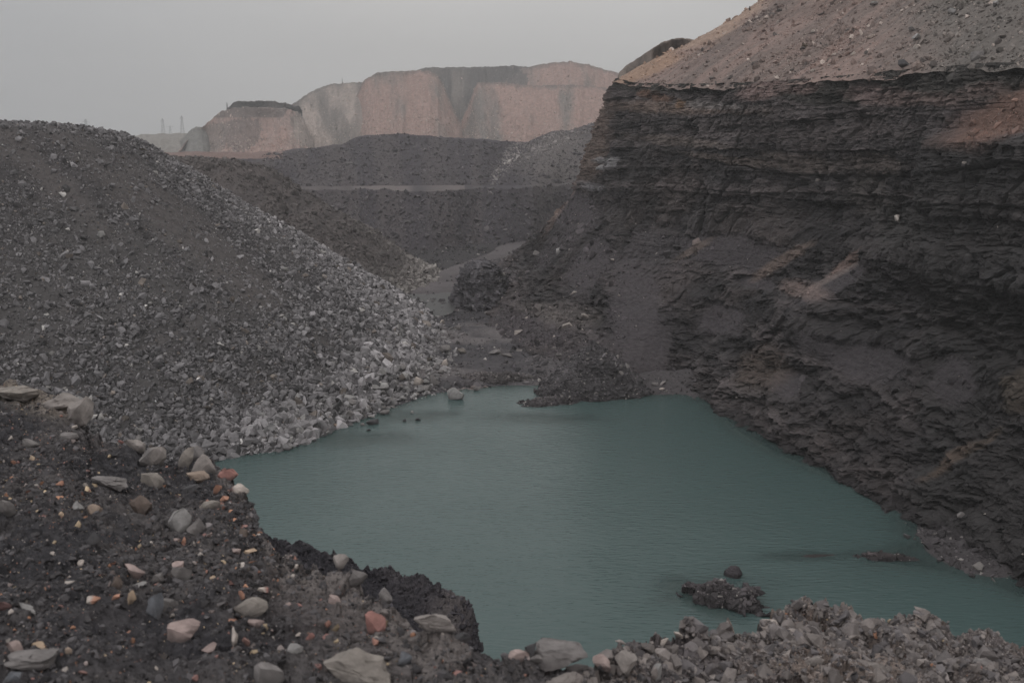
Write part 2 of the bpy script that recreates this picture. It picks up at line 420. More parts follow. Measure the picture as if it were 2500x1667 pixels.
grid_obj('puddle', PX, PY, 0 * PX + 0.82, np.full(PX.shape + (3,), 0.02), M_pud)

# ================================================================== LEFT SPOIL HEAP
def az_tab(tab, py_i=1):
    """table of (px, py, value) -> azimuth sorted interpolation arrays"""
    t = np.array(tab, float); a = px_az(t[:, 0], t[:, 1]); o = np.argsort(a); return a[o], t[o]
toe1 = [(-95, 30), (-62, 55), (-42, 80)] + [tuple(at_z(x, y, 0.2)[:2]) for x, y in
        [(542,1113),(702,1090),(808,1046),(914,1005),(989,965),(1040,925),(1070,880),(1075,830),(1065,790),(1035,755)]] + [(-22, 190), (-40, 203), (-70, 212), (-130, 222)]
A, R, X, Y = polar(-52, -1, 760, 62, 270, 760)
d = seg_dist(X, Y, toe1)
g1 = fbm(X, Y, 0 * X, 16, 3, 21)
cap_a, cap_t = az_tab([(-900, 300, 0), (-300, 300, 0), (0, 303, 0), (120, 310, 0), (240, 320, 0), (350, 335, 0), (400, 350, 0), (440, 378, 0), (480, 410, 0), (560, 470, 0), (700, 560, 0), (1100, 800, 0)])
capy = np.interp(A, cap_a, cap_t[:, 1]); _, _, zd = ray(0, capy)
cap = CAMZ + zd * 146.0 + 0.35 * g1
slope = 0.66 * d + 0.6 * g1 * sstep(0, 14, d)
k = 1.2; hh = np.clip(0.5 + 0.5 * (cap - slope) / k, 0, 1)
Z = cap * (1 - hh) + slope * hh - k * hh * (1 - hh)
# rills and tongues running down the slope
Z += sstep(1, 8, d) * (0.20 * fbm(X, Y, 0 * X, 4.0, 3, 23) + 0.12 * fbm(X, Y, 0 * X, 1.0, 2, 24))
px, py, dep = proj(X, Y, Z)
wn = 0.35 * fbm(X, Y, 0 * X, 5, 4, 29)
streak = fbm(px * .35 + py * .62, py * 0.05 - px * .05, 0 * X, 26, 3, 30)       # tongues of finer spoil
C = mixc(np.broadcast_to(alb(44, 42, 43), X.shape + (3,)), alb(54, 52, 52), sstep(-.4, .5, g1))  # base coloured darker than its stones, painting shade into the gaps between them
fine = np.zeros(X.shape)
for e in [(330, 480, 260, 38, 38), (560, 640, 300, 32, 42), (470, 560, 260, 40, 45), (120, 430, 200, 34, 42), (900, 690, 160, 14, 36)]:
    fine = np.maximum(fine, ell(px, py, *e, soft=.6, warp=wn))
fine = np.clip(fine + 0.35 * sstep(.2, .9, streak), 0, 1)
C = mixc(C, alb(64, 60, 59), fine * .6)
def ridge_d(px, py):       # distance in the picture from the pale crest running down to the pit floor
    t = np.clip(((px - 480) * 560 + (py - 400) * 365) / (560.0 ** 2 + 365.0 ** 2), -.1, 1.05)
    return np.hypot(px - 480 - 560 * t, py - 400 - 365 * t), t
def paleness(px, py):
    rd, t = ridge_d(px, py)
    p = np.exp(-(rd / (30 + 60 * np.clip(t, 0, 1))) ** 2) * (0.7 + .2 * np.clip(t, 0, 1))
    p = np.maximum(p, .9 * ell(px, py, 940, 880, 250, 75, -40, .95))
    p = np.maximum(p, .85 * ell(px, py, 720, 1040, 210, 60, -16, .6))
    return np.maximum(p, .3 * ell(px, py, 820, 760, 300, 110, 34, .9))
keep = (Z > -1.0) & (d > -2.5)
grid_obj('spoil_heap', X, Y, Z, C, M_heap, keep=keep)
H1 = (X, Y, Z, px, py, d, keep)
r = np.random.default_rng(11)
vis = ((px > -260) & (px < 1180) & keep & (Z > -0.3)).astype(float)
dens = vis * (1 - 0.72 * fine) * (0.35 + 0.65 * sstep(-.6, .4, fbm(X, Y, 0 * X, 3, 3, 33)))
P, i, j = scatter(X, Y, Z, dens, 170000, r)
qx, qy, _ = proj(P[:, 0], P[:, 1], P[:, 2]); pl = paleness(qx, qy)
dd = d[i, j]
low = 1 - sstep(0, 26, dd)
sz = 0.15 * (1 - r.uniform(0, 1, len(P))) ** -0.40
sz = np.minimum(sz * (1 + 1.0 * low + 1.0 * pl * low), 1.1 + .8 * low * pl)
base = mixc(np.broadcast_to(alb(74, 72, 73), P.shape), alb(110, 107, 108), np.clip(pl * r.uniform(.1, 1.1, len(P)), 0, 1))
odd = r.uniform(size=len(P)); base = np.where((odd > .985)[:, None], alb(120, 117, 115), base)
base = np.where((odd < .03)[:, None], alb(80, 74, 70), base)
P[:, 2] += sz * .12
rocks('scree', P, sz, jit(base * 1.06, r, .38), M_scree, 'dark grey broken stone covering the big spoil heap on the left', 'scree', flat=(.4, .85), seed=5)

vis = (ell(Gpx, Gpy, 1030, 870, 75, 100, 0, .6) + .8 * ell(Gpx, Gpy, 960, 960, 90, 30, -20, .5)) * (Gd > -.7)
P, i, j = scatter(GX, GY, GZ, vis, 900, r); sz = np.minimum(.4 * (1 - r.uniform(0, 1, len(P))) ** -.4, 1.5)
rocks('scree', P, sz, jit(mixc(np.broadcast_to(alb(74, 72, 72), P.shape), alb(108, 105, 105), r.uniform(size=len(P))), r, .2), M_scree, 'grey stones spilled past the foot of the big heap onto the pit floor', 'scree', protos=PROTO + PROTO_M[:4], seed=55)
# ================================================================== SECOND HEAP BEHIND
toe2 = [(-30, 172), (-20, 183), tuple(at_z(1010, 712, .5)[:2]), tuple(at_z(1072, 690, .5)[:2]), tuple(at_z(1085, 662, .5)[:2]), (-22, 236), (-34, 262), (-62, 285), (-150, 305)]
A, R, X, Y = polar(-34, -2, 430, 165, 360, 360)
d = seg_dist(X, Y, toe2); g1 = fbm(X, Y, 0 * X, 18, 3, 41)
cap_a, cap_t = az_tab([(200, 385, 0), (480, 390, 0), (560, 393, 0), (690, 396, 0), (730, 410, 0), (780, 450, 0), (1200, 700, 0)])
capy = np.interp(A, cap_a, cap_t[:, 1]); _, _, zd = ray(0, capy)
cap = CAMZ + zd * 228 + .2 * g1; slope = 0.64 * d + 1.0 * g1 * sstep(0, 10, d)
hh = np.clip(0.5 + 0.5 * (cap - slope) / k, 0, 1); Z = cap * (1 - hh) + slope * hh - k * hh * (1 - hh)
Z += sstep(1, 8, d) * .3 * fbm(X, Y, 0 * X, 4, 3, 42)
px, py, _ = proj(X, Y, Z)
C = mixc(np.broadcast_to(alb(54, 50, 50), X.shape + (3,)), alb(66, 61, 60), sstep(-.4, .5, fbm(px * .7 + py, py * .1, 0 * X, 30, 3, 43)))
keep = (Z > -1) & (d > -2.5)
grid_obj('back_spoil_heap', X, Y, Z, C, M_heap, keep=keep)
H2 = (X, Y, Z, px, py, d, keep)
vis = ((px > 420) & (px < 1140) & keep & (Z > 0)).astype(float)
P, i, j = scatter(X, Y, Z, vis * (.3 + .7 * sstep(-.3, .5, fbm(X, Y, 0 * X, 5, 3, 44))), 36000, r)
qx, qy, _ = proj(P[:, 0], P[:, 1], P[:, 2])
rdg = np.exp(-(np.abs((qy - 400) - (qx - 700) * .66) / 40) ** 2) * sstep(760, 1000, qx)
low = 1 - sstep(0, 10, d[i, j]); sz = np.minimum(.3 * (1 - r.uniform(0, 1, len(P))) ** -.4 * (1 + .6 * low), 2.0)
base = mixc(np.broadcast_to(alb(64, 60, 59), P.shape), alb(112, 108, 105), np.clip((.6 * rdg + .75 * low) * r.uniform(.3, 1.1, len(P)), 0, 1))
rocks('scree', P, sz, jit(base, r, .25), M_scree, 'loose dark stones on the smaller heap behind the big left heap', 'scree', seed=6)

# ================================================================== FAR PIT WALL (two tiers with a bench)
A, R, X, Y = polar(-21, 12, 620, 235, 470, 520)
ca, ct = az_tab([(380, 372, 0), (500, 372, 0), (660, 372, 0), (760, 362, 0), (830, 354, 0), (865, 338, 0), (900, 331, 0), (1000, 332, 0), (1100, 339, 0), (1200, 344, 0), (1290, 347, 0), (1312, 338, 0), (1345, 322, 0), (1400, 318, 0), (1460, 300, 0), (1600, 285, 0), (1800, 280, 0)])
crest_py = np.interp(A, ca, ct[:, 1]); _, _, zd = ray(0, crest_py)
crestR = 372 + 8 * np.sin(A * 30)
crestZ = CAMZ + zd * crestR + .8 * fbm(X, Y, 0 * X, 9, 3, 50)
ta = px_az(np.array([400, 900, 1050, 1160, 1300, 1380, 1700.])); toeR = np.interp(A, ta, [290, 272, 262, 272, 282, 300, 310]) + 4 * fbm(A * 100, 0 * A, 0 * A, 4, 3, 51)
benchZ = 14.4; b0 = toeR + 24; b1 = np.maximum(b0 + 10, 318 + 0 * b0)
t1 = np.clip((R - toeR) / (b0 - toeR), -1, 1); t2 = np.clip((R - b1) / (crestR - b1), 0, 1)
Z = np.where(R < b0, benchZ * t1, np.where(R < b1, benchZ + 0.15 * noise(X / 3, Y / 3, 0 * X, 2), benchZ + (crestZ - benchZ) * (t2 ** 0.92)))
Z = np.where(R > crestR, crestZ - 0.02 * (R - crestR), Z)
onface = ((R < b0) | ((R > b1) & (R < crestR)))
Z += onface * sstep(0, .2, np.where(R < b0, t1, t2)) * (.9 * fbm(X, Y, 0 * X, 14, 3, 52) + .35 * fbm(X, Y, 0 * X, 3, 3, 53))
px, py, _ = proj(X, Y, Z); wn = .4 * fbm(X, Y, 0 * X, 14, 3, 55)
C = mixc(np.broadcast_to(alb(50, 47, 50), X.shape + (3,)), alb(58, 54, 55), sstep(-.4, .6, fbm(A * 500, R * .06, 0 * A, 6, 3, 54)))
C = mixc(C, alb(80, 74, 73), ((R > b0) & (R < b1) & (px > 700) & (px < 1135)) * sstep(-1.2, .2, fbm(A * 300, 0 * A, 0 * A, 7, 2, 57)) * .9)
C = mixc(C, alb(74, 70, 69), ell(px, py, 1380, 390, 120, 60, -30, .6, wn) * .8)
C = mixc(C, alb(92, 78, 74), ((py < 388) & (py > 352) & (px < 690)) * .9)
grid_obj('pit_wall', X, Y, Z, C, M_heap, keep=(Z > -1.0))
H3 = (X, Y, Z, px, py)
vis = ((px > 640) & (px < 1520) & (Z > .1) & ((R < b0) | ((R > b1) & (R < crestR)))).astype(float)
vis = vis * (1 + 1.3 * ell(px, py, 1330, 350, 110, 26, -28, .6) + 1.5 * ell(px, py, 1200, 420, 90, 14, -58, .6) + 1.2 * (py > 470))
P, i, j = scatter(X, Y, Z, vis, 15000, r); qx, qy, _ = proj(P[:, 0], P[:, 1], P[:, 2])
sz = np.minimum(.45 * (1 - r.uniform(0, 1, len(P))) ** -.36, 2.2)
bright = np.clip(.5 * ell(qx, qy, 1360, 345, 120, 30, -24, .6) + .6 * ell(qx, qy, 1235, 400, 80, 14, -58, .6) + .22 * r.uniform(size=len(P)) ** 3, 0, 1)
base = mixc(np.broadcast_to(alb(57, 54, 56), P.shape), alb(115, 110, 108), bright)
rocks('scree', P, sz, jit(base, r, .25), M_scree, 'scattered stones on the dark stepped wall at the far end of the pit', 'scree', seed=7)

# ================================================================== FAR CLAY DUMPS, PLAIN, DISTANT HILLS
def dump(name, crest, dist, base_z, slope, az_pad, colf, seed, nr=150, na=700, depth=260, rag=1.0, back=.02, stones=0, gul=1.0):
    a, t = az_tab([(p[0], p[1], 0) for p in crest])
    a0, a1 = a[0], a[-1]
    A, Rr = np.meshgrid(np.linspace(a0, a1, na), np.linspace(0, 1, nr), indexing='ij')
    cp = np.interp(A, a, t[:, 1]); _, _, zd = ray(0, cp)
    rc = dist + 22 * fbm(A * 60, 0 * A, 0 * A, 2.2, 3, seed)
    cz = CAMZ + zd * rc + rag * 1.2 * fbm(A * 900, Rr * 2, 0 * A, 3, 4, seed + 1)
    run = np.maximum(cz - base_z, 1) / slope
    buttress = 26 * fbm(A * 60, 0 * A, Rr * .6, 3.0, 3, seed + 2)
    front = Rr < .75; q = Rr / .75
    Rg = np.where(front, rc - run * (1 - q) + buttress * np.sin(np.clip(q, 0, 1) * math.pi), rc + (Rr - .75) / .25 * depth)
    Zg = np.where(front, base_z + (cz - base_z) * q ** .95, cz - back * (Rg - rc))
    Xg, Yg = Rg * np.sin(A), Rg * np.cos(A)
    Zg = Zg + gul * front * 2.0 * fbm(A * 1400, Rr * 60, 0 * A, 8, 4, seed + 3) - gul * front * .6 * np.abs(fbm(A * 700 + 4 * Rr, Rr * 2, 0 * A, 5, 2, seed + 4)) * q
    px, py, _ = proj(Xg, Yg, Zg)
    C = colf(px, py, A, Rr)
    o_ = grid_obj(name, Xg, Yg, Zg, C, M_far)
    if stones:
        r_ = np.random.default_rng(seed)
        P, i, j = scatter(Xg, Yg, Zg, (front * (1.0 + 2 * (q < .45))).astype(float), stones, r_)
        s_ = np.minimum(1.0 * (1 - r_.uniform(0, 1, stones)) ** -.3, 3.0); c_ = C[i, j] * 1.05; m_ = r_.uniform(size=stones) > .6; c_[m_] = lightc * 1.05
        rocks('scree', P, s_, jit(c_, r_, .15), M_scree, 'pale stones scattered down the faces of the far clay dumps', 'scree', seed=seed)
    return o_, (Xg, Yg, Zg, px, py)
pinkc, greyc, darkc, lightc = alb(112, 92, 86), alb(84, 78, 75), alb(60, 57, 57), alb(126, 115, 109)
def col_pink(px, py, A, Rr):
    fall = fbm(A * 900 + 3 * noise(A * 60, Rr * 3, 0 * A, 7), Rr * 45, 0 * A, 14, 4, 71); wn = .25 * fbm(A * 900, Rr * 6, 0 * A, 9, 3, 72)
    C = mixc(np.broadcast_to(pinkc, px.shape + (3,)), alb(110, 95, 91), sstep(-.5, .6, fall))
    wx = px + 9 * noise(A * 700, Rr * 30, 0 * A, 73) + 4 * noise(A * 2600, Rr * 90, 0 * A, 74); wy = py + 7 * noise(A * 700 + 9, Rr * 30, 0 * A, 75)
    for poly, c, wt in [([(705, 290), (738, 245), (800, 205), (890, 200), (868, 262), (838, 325), (812, 362), (735, 362)], greyc, .8), ([(705, 352), (720, 290), (765, 280), (800, 362)], lightc, .35),
                        ([(1035, 165), (1170, 165), (1160, 205), (1155, 262), (1158, 340), (1128, 340), (1106, 262), (1082, 205)], darkc, .95), ([(1165, 165), (1260, 160), (1235, 190), (1170, 185)], greyc, .8),
                        ([(1226, 172), (1278, 168), (1266, 190), (1290, 204), (1262, 220), (1228, 216), (1238, 192)], darkc, .9), ([(1262, 228), (1420, 226), (1470, 290), (1430, 345), (1300, 345)], greyc, .5),  # the grey polygon on this row paints haze into the clay colour
                        ([(1290, 208), (1400, 206), (1490, 214), (1490, 224), (1400, 216), (1290, 217)], darkc, .6), ([(548, 300), (600, 284), (640, 300), (636, 350), (575, 378), (540, 350)], darkc, .6),
                        ([(480, 330), (520, 300), (550, 300), (540, 378), (470, 378)], greyc, .6), ([(905, 205), (925, 190), (900, 300), (870, 352), (850, 352)], greyc, .3)]:
        C = mixc(C, c, in_poly(wx, wy, poly) * wt)
    C = mixc(C, darkc, (1 - sstep(0, 5, py - ridge_line(px))) * .7)
    return mixc(C, lightc, (hash01((A * 9000).astype(np.int32), (Rr * 300).astype(np.int32), np.zeros(A.shape, np.int32), 4) > .97) * .6)
crest2 = [(690, 285), (705, 262), (740, 240), (775, 222), (800, 213), (850, 208), (885, 206), (895, 198), (920, 184), (960, 180), (1010, 179), (1040, 172), (1060, 172), (1150, 171), (1250, 167), (1330, 160), (1390, 157), (1430, 162), (1470, 174), (1500, 182), (1560, 196), (1700, 215)]
def ridge_line(px):
    t = np.array(crest2 if True else 0, float); return np.interp(px, t[:, 0], t[:, 1])
def col_tip(main, other, seed, dark=0.0):
    def f(px, py, A, Rr):
        n_ = fbm(A * 900, Rr * 40, 0 * A, 16, 4, seed); C = mixc(np.broadcast_to(main, px.shape + (3,)), other, sstep(-.1, .9, n_))
        C = mixc(C, darkc, (1 - sstep(0, .05, .75 - np.minimum(Rr, .75))) * .6)
        if dark: C = mixc(C, darkc, ell(px + 8 * noise(A * 700, Rr * 30, 0 * A, seed), py, 1262, 196, 30, 24, 0, .1) * dark)
        return mixc(C, lightc, (hash01((A * 9000).astype(np.int32), (Rr * 300).astype(np.int32), np.zeros(A.shape, np.int32), 4) > .97) * .5)
    return f
dump('clay_dump', [(600, 310), (690, 274), (738, 243), (775, 222), (800, 213), (850, 208), (890, 207), (930, 215), (960, 240), (1000, 300), (1030, 350)], 1060, 6, .62, 0, col_tip(greyc, lightc, 181), 181, stones=2500, rag=.7)
dump('clay_dump', [(835, 352), (850, 300), (868, 240), (888, 202), (920, 184), (970, 180), (1045, 178), (1068, 188), (1085, 215), (1106, 262), (1128, 300), (1165, 350)], 1010, 6, .62, 0, col_tip(pinkc, greyc, 182), 182, stones=3500, rag=.6)
dump('dark_dump', [(940, 300), (985, 190), (1010, 179), (1040, 171), (1150, 170), (1250, 166), (1300, 170), (1350, 200), (1400, 300)], 1120, 6, .62, 0, col_tip(darkc, greyc, 183), 183, stones=600, rag=.7)
dump('clay_dump', [(1180, 262), (1215, 212), (1250, 192), (1275, 172), (1330, 161), (1390, 157), (1430, 162), (1470, 174), (1500, 182), (1560, 196), (1700, 215)], 1085, 6, .62, 0, col_tip(pinkc, greyc, 184, .9), 184, stones=2500, rag=.6)
dump('clay_dump', [(1092, 352), (1120, 308), (1142, 262), (1158, 220), (1172, 205), (1215, 206), (1290, 212), (1400, 211), (1500, 220), (1600, 240), (1700, 260)], 1000, 6, .62, 0, col_tip(pinkc, greyc, 185), 185, stones=4500, rag=.5)
def col_left(px, py, A, Rr):
    C = col_pink(px, py, A, Rr); wn = .25 * fbm(A * 900, Rr * 6, 0 * A, 9, 3, 92)
    return C
dump('low_clay_dump', [(430, 375), (455, 345), (485, 318), (510, 300), (540, 276), (570, 267), (640, 265), (700, 268), (725, 275), (742, 292), (765, 352)], 900, 6, .62, 0, col_left, 90, rag=.8, stones=2500)
dump('coal_cap', [(553, 268), (570, 257), (590, 252), (650, 251), (700, 256), (730, 262), (738, 272)], 925, 45, .7, 0,
     lambda px, py, A, Rr: mixc(np.broadcast_to(alb(62, 59, 60), px.shape + (3,)), alb(70, 66, 66), sstep(-.5, .5, fbm(A * 900, Rr * 4, 0 * A, 8, 3, 95))), 95, nr=40, na=200, depth=40, rag=.6)
dump('low_hill', [(440, 340), (455, 328), (468, 317), (480, 312), (492, 313), (505, 322), (520, 345)], 920, 8, .5, 0,
     lambda px, py, A, Rr: np.broadcast_to(alb(86, 84, 82), px.shape + (3,)), 97, nr=40, na=120, depth=60, rag=.5)
dump('low_hills', [(250, 345), (320, 333), (350, 329), (420, 326), (450, 325), (480, 330), (540, 345), (620, 350)], 1150, 8, .3, 0,
     lambda px, py, A, Rr: np.broadcast_to(alb(98, 94, 90), px.shape + (3,)), 98, nr=40, na=160, depth=150, rag=.4)
dump('dark_hill', [(1506, 200), (1512, 182), (1530, 166), (1570, 142), (1610, 117), (1640, 106), (1665, 104), (1700, 110), (1800, 140), (1900, 170)], 260, 25, .55, 0,
     lambda px, py, A, Rr: mixc(np.broadcast_to(alb(78, 71, 67), px.shape + (3,)), alb(92, 83, 77), sstep(-.5, .5, fbm(A * 300, Rr * 8, 0 * A, 5, 4, 99))), 99, nr=90, na=260, depth=60, rag=.14, gul=.2)
# the plain outside the pit
A, R, X, Y = polar(-75, 75, 200, 400, 1700, 120)
Z = 8 + 2.0 * fbm(X, Y, 0 * X, 300, 3, 100)
grid_obj('ground', X, Y, Z, mixc(np.broadcast_to(alb(96, 92, 88), X.shape + (3,)), alb(110, 104, 98), sstep(-.5, .5, fbm(X, Y, 0 * X, 90, 4, 101))), M_far)

# ================================================================== THE CLIFF ON THE RIGHT
cols = [  # toe (world x,y,z), top (world), weight of the talus profile
    (np.array([40, 345, 0]), np.array([95, 300, 36]), .8),
    (np.array([14, 285, 0]), np.array([52, 240, 37.5]), .9),
    (at_z(1180, 668, .2), at_Y(1522, 196, 187), 1.0),
    (at_z(1185, 770, .2), at_Y(1560, 203, 174), 1.0),
    (at_z(1290, 870, .2), at_Y(1640, 205, 162), 1.0),
    (at_z(1480, 935, -.2), at_Y(1750, 203, 150), .85),
    (at_z(1669, 955, -1), at_Y(1880, 198, 138), .6),
    (at_z(1807, 1040, -1), at_Y(2020, 188, 127), .25),
    (at_z(2020, 1147, -1), at_Y(2180, 172, 116), .1),
    (at_z(2216, 1262, -1), at_Y(2340, 160, 107), 0),
    (at_z(2400, 1395, -1), at_Y(2480, 152, 99), 0),
    (at_z(2540, 1460, -1), at_Y(2640, 150, 91), 0),
    (at_z(2800, 1620, -1), at_Y(2900, 140, 80), 0),
    (at_z(3300, 1850, -1), at_Y(3400, 140, 64), 0)]
NU, NV = 1700, 1200
TOE = catmull([c[0] for c in cols], NU); TOP = catmull([c[1] for c in cols], NU); WT = catmull([(c[2], 0) for c in cols], NU)[:, 0].clip(0, 1)
uk = np.linspace(0, len(cols) - 1, NU)
profT = np.array([(0, 0, 0), (.14, .2, .10), (.3, .42, .23), (.5, .70, .46), (.55, .74, .53), (.66, .81, .66), (.78, .875, .79), (.9, .94, .92), (1, 1, 1)])
profC = np.array([(0, 0, 0), (.15, .2, .15), (.32, .40, .31), (.40, .52, .36), (.52, .58, .5), (.60, .70, .57), (.72, .77, .71), (.84, .87, .84), (.92, .94, .93), (1, 1, 1)])
v = np.linspace(0, 1, NV)
HT, ZT = np.interp(v, profT[:, 0], profT[:, 1]), np.interp(v, profT[:, 0], profT[:, 2])
HC, ZC = np.interp(v, profC[:, 0], profC[:, 1]), np.interp(v, profC[:, 0], profC[:, 2])
Hh = HT[None] * WT[:, None] + HC[None] * (1 - WT[:, None]); Zz = ZT[None] * WT[:, None] + ZC[None] * (1 - WT[:, None])
X = TOE[:, 0][:, None] + Hh * (TOP[:, 0] - TOE[:, 0])[:, None]
Y = TOE[:, 1][:, None] + Hh * (TOP[:, 1] - TOE[:, 1])[:, None]
Z = TOE[:, 2][:, None] + Zz * (TOP[:, 2] - TOE[:, 2])[:, None]
# outward direction (towards the pit), horizontal
run = TOE[:, :2] - TOP[:, :2]; run /= np.linalg.norm(run, axis=1)[:, None]
tan = np.gradient(TOP[:, :2] * .5 + TOE[:, :2] * .5, axis=0); tan /= np.linalg.norm(tan, axis=1)[:, None]
nrm = np.stack([tan[:, 1], -tan[:, 0]], 1); nrm *= np.sign((nrm * run).sum(1))[:, None]
nrm = nrm * .7 + run * .3; nrm /= np.linalg.norm(nrm, axis=1)[:, None]
px0, py0, dep0 = proj(X, Y, Z)
wn = .35 * fbm(X, Y, Z, 5, 4, 110)
along = np.cumsum(np.r_[0, np.linalg.norm(np.diff(TOP[:, :2] * .5 + TOE[:, :2] * .5, axis=0), axis=1)])[:, None]
talus = np.zeros(X.shape)
for e in [(1565, 790, 72, 175, -12), (1440, 640, 40, 80, 30), (1765, 610, 145, 42, 8), (1762, 780, 60, 42, 10), (2110, 875, 125, 52, 18), (2330, 940, 50, 55, -30),
          (1935, 935, 50, 30, 20), (2040, 690, 80, 24, -30), (2440, 290, 120, 60, -28), (2350, 1330, 110, 42, 24), (1320, 800, 80, 40, 10),
          (1400, 520, 50, 50, 0), (1850, 690, 50, 16, 12)]:
    talus = np.maximum(talus, ell(px0, py0, *e, soft=.3, warp=wn))
farness = sstep(.5, 1.0, WT)[:, None] * (1 - sstep(.44, .54, v))[None]
talus = np.maximum(talus, .75 * farness * sstep(-.2, .5, fbm(X, Y, Z, 7, 3, 111)))
rock = 1 - .9 * talus
dipc = 1 - sstep(8, 20, Z)
zz = Z + .20 * dipc * along * .35 - .02 * along + .3 * fbm(X, Y, Z * .4, 24, 2, 112) + .06 * noise(X / 1.5, Y / 1.5, Z / 2, 108)
big = (1.7 - .8 * sstep(16, 24, Z)) * fbm(X, Y, Z * .35, 11, 3, 113)
sA = along + 0 * X
def beds(t, wid, n, sharp=1.0):
    """beds of thickness t broken by upright joints every ~wid metres: -1..1 per block, with a weathered top"""
    Lr = zz / t + .6 * noise(zz / t * .7 + 3, sA / (wid * 9), 0 * zz, n + 50); L = np.floor(Lr); f = Lr - L
    c_ = sA / wid + hash01(L.astype(np.int32), L.astype(np.int32) * 0, L.astype(np.int32) * 0, n) * 7 + .45 * noise(sA / wid * .8, L * 3.1, 0 * zz, n + 1) + .12 * noise(sA / wid * 3, zz / t, 0 * zz, n + 3)
    ci = np.floor(c_); cf = c_ - ci
    h_ = hash01(ci.astype(np.int32), L.astype(np.int32), L.astype(np.int32) * 0, n + 2) * 2 - 1
    bed = hash01(L.astype(np.int32), L.astype(np.int32) * 0 + 3, L.astype(np.int32) * 0, n + 4) * 2 - 1
    joint = -np.clip(1 - np.minimum(cf, 1 - cf) * wid / (.12 + .03 * wid), 0, 1) * .5
    seam = -np.clip(1 - np.minimum(f, 1 - f) * t / (.05 + .04 * t), 0, 1) * .5 * (hash01(L.astype(np.int32), ci.astype(np.int32), L.astype(np.int32) * 0 + 8, n) > .35)
    tiltv = (hash01(ci.astype(np.int32), L.astype(np.int32), L.astype(np.int32) * 0 + 5, n) - .5) * (cf - .5)
    return .75 * h_ + .5 * bed + (.5 - f) * .28 + .5 * tiltv, (joint + seam) * sharp
b1, j1 = beds(3.7, 6.5, 114); b2, j2 = beds(1.5, 2.6, 118); b3, j3 = beds(.36, .95, 122)
lmask = .3 + .75 * sstep(-.5, .5, fbm(X, Y, Z, 8, 3, 145))
ledge = lmask * (.62 * b1 + .48 * b2) + .2 * b3 + .30 * noise(sA / 1.3, zz / 5, 0 * zz, 146) + .16 * noise(sA / .5, zz / 2.2, 0 * zz, 147) + 1.0 * j1 * lmask + .45 * j2 * lmask + .12 * j3 + .18 * noise(X / 6, Y / 6, zz / 3, 116)
crack = -.9 * np.clip(1 - np.abs(noise(X / 2.4, Y / 2.4, Z / 16, 117)) * 9, 0, 1) * sstep(10, 20, Z)
blk = .22 * block(X, Y, zz, 1.1, .6, 127) + .12 * block(X, Y, zz, .45, .3, 119)
lowr = 1 - sstep(14, 24, Z)
blk += lowr * (.55 * block(X, Y, zz, 2.4, 1.1, 141) + .38 * block(X, Y, zz, 1.1, .5, 142) - .9 * np.abs(fbm(X, Y, zz * 2.2, 4.5, 4, 143, .6)) + .5 * fbm(X, Y, zz * 2.5, 2.2, 3, 144))
ledge *= 1.3 * (.35 + .65 * sstep(11, 20, Z + 3 * noise(X / 8, Y / 8, 0 * X, 149)))
fine_n = .24 * fbm(X, Y, Z, .8, 4, 120, .65)
nose = (1 - .6 * np.exp(-((uk - 2.2) / .9) ** 2))[:, None]; big = big * nose
edge = np.minimum(1, .85 + v * 4)[None] * (1 - .35 * sstep(.965, 1, v))[None]
D = (1.0 + 1.6 * (1 - WT[:, None])) * (1 - sstep(.0, .25, v))[None] + (big * (.5 + .5 * rock) + rock * (ledge + crack + blk) + fine_n * (.35 + .65 * rock)) * edge
D -= 1.2 * ell(px0, py0, 2085, 790, 60, 22, 15, .5) * 2           # the hollow under the bedding
D += 2.6 * ell(px0, py0, 2000, 770, 70, 90, 20, .7) + 2.6 * sstep(2250, 2278, px0 + 8 * noise(zz, 0 * zz, 0 * zz, 148)) * (1 - sstep(2500, 2800, px0)) * sstep(310, 350, py0) * (1 - sstep(600, 820, py0)) - 2.2 * ell(px0, py0, 2010, 480, 120, 90, 0, .7)
D -= .35 * talus
X = X + nrm[:, 0][:, None] * D; Y = Y + nrm[:, 1][:, None] * D
Z = Z + rock * .18 * fbm(X, Y, Z, 1.3, 2, 121) * edge
# colour of the beds
n1d = lambda s, n: noise(0 * zz + n, 0 * zz, zz / s, n)
tone = .35 * n1d(6.0, 128) + .4 * n1d(2.6, 130) + .35 * n1d(.8, 131) + .3 * n1d(.25, 129) + .35 * fbm(X, Y, Z, 7, 3, 132) + .25 * b2
C = mixc(np.broadcast_to(alb(43, 41, 42), X.shape + (3,)), alb(66, 61, 61), sstep(-.55, .75, tone))
C = C * (1 + rock * (.20 * b1 + .17 * b2 + .12 * b3 + .12 * blk))[..., None]
warm = sstep(0.0, .8, fbm(X, Y, Z, 11, 4, 133)); C = mixc(C, alb(68, 59, 56), warm * .3)
C = mixc(C, alb(57, 53, 55), talus * .85)
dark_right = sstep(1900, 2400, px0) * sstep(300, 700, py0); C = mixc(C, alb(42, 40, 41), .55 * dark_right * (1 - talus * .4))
hz = Z / np.maximum(TOP[:, 2], 1)[:, None]
C = mixc(C, alb(50, 48, 46), sstep(.955, .975, hz + .06 * sstep(1850, 2000, px0)) * .9)
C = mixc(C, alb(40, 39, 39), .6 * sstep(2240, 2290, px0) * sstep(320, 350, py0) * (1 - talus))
C = mixc(C, alb(96, 84, 78), ell(px0, py0, 1620, 262, 210, 16, 2, .5, wn) * .85)
C = mixc(C, alb(100, 96, 95), ell(px0, py0, 1740, 258, 110, 11, 3, .5, wn) * .8)
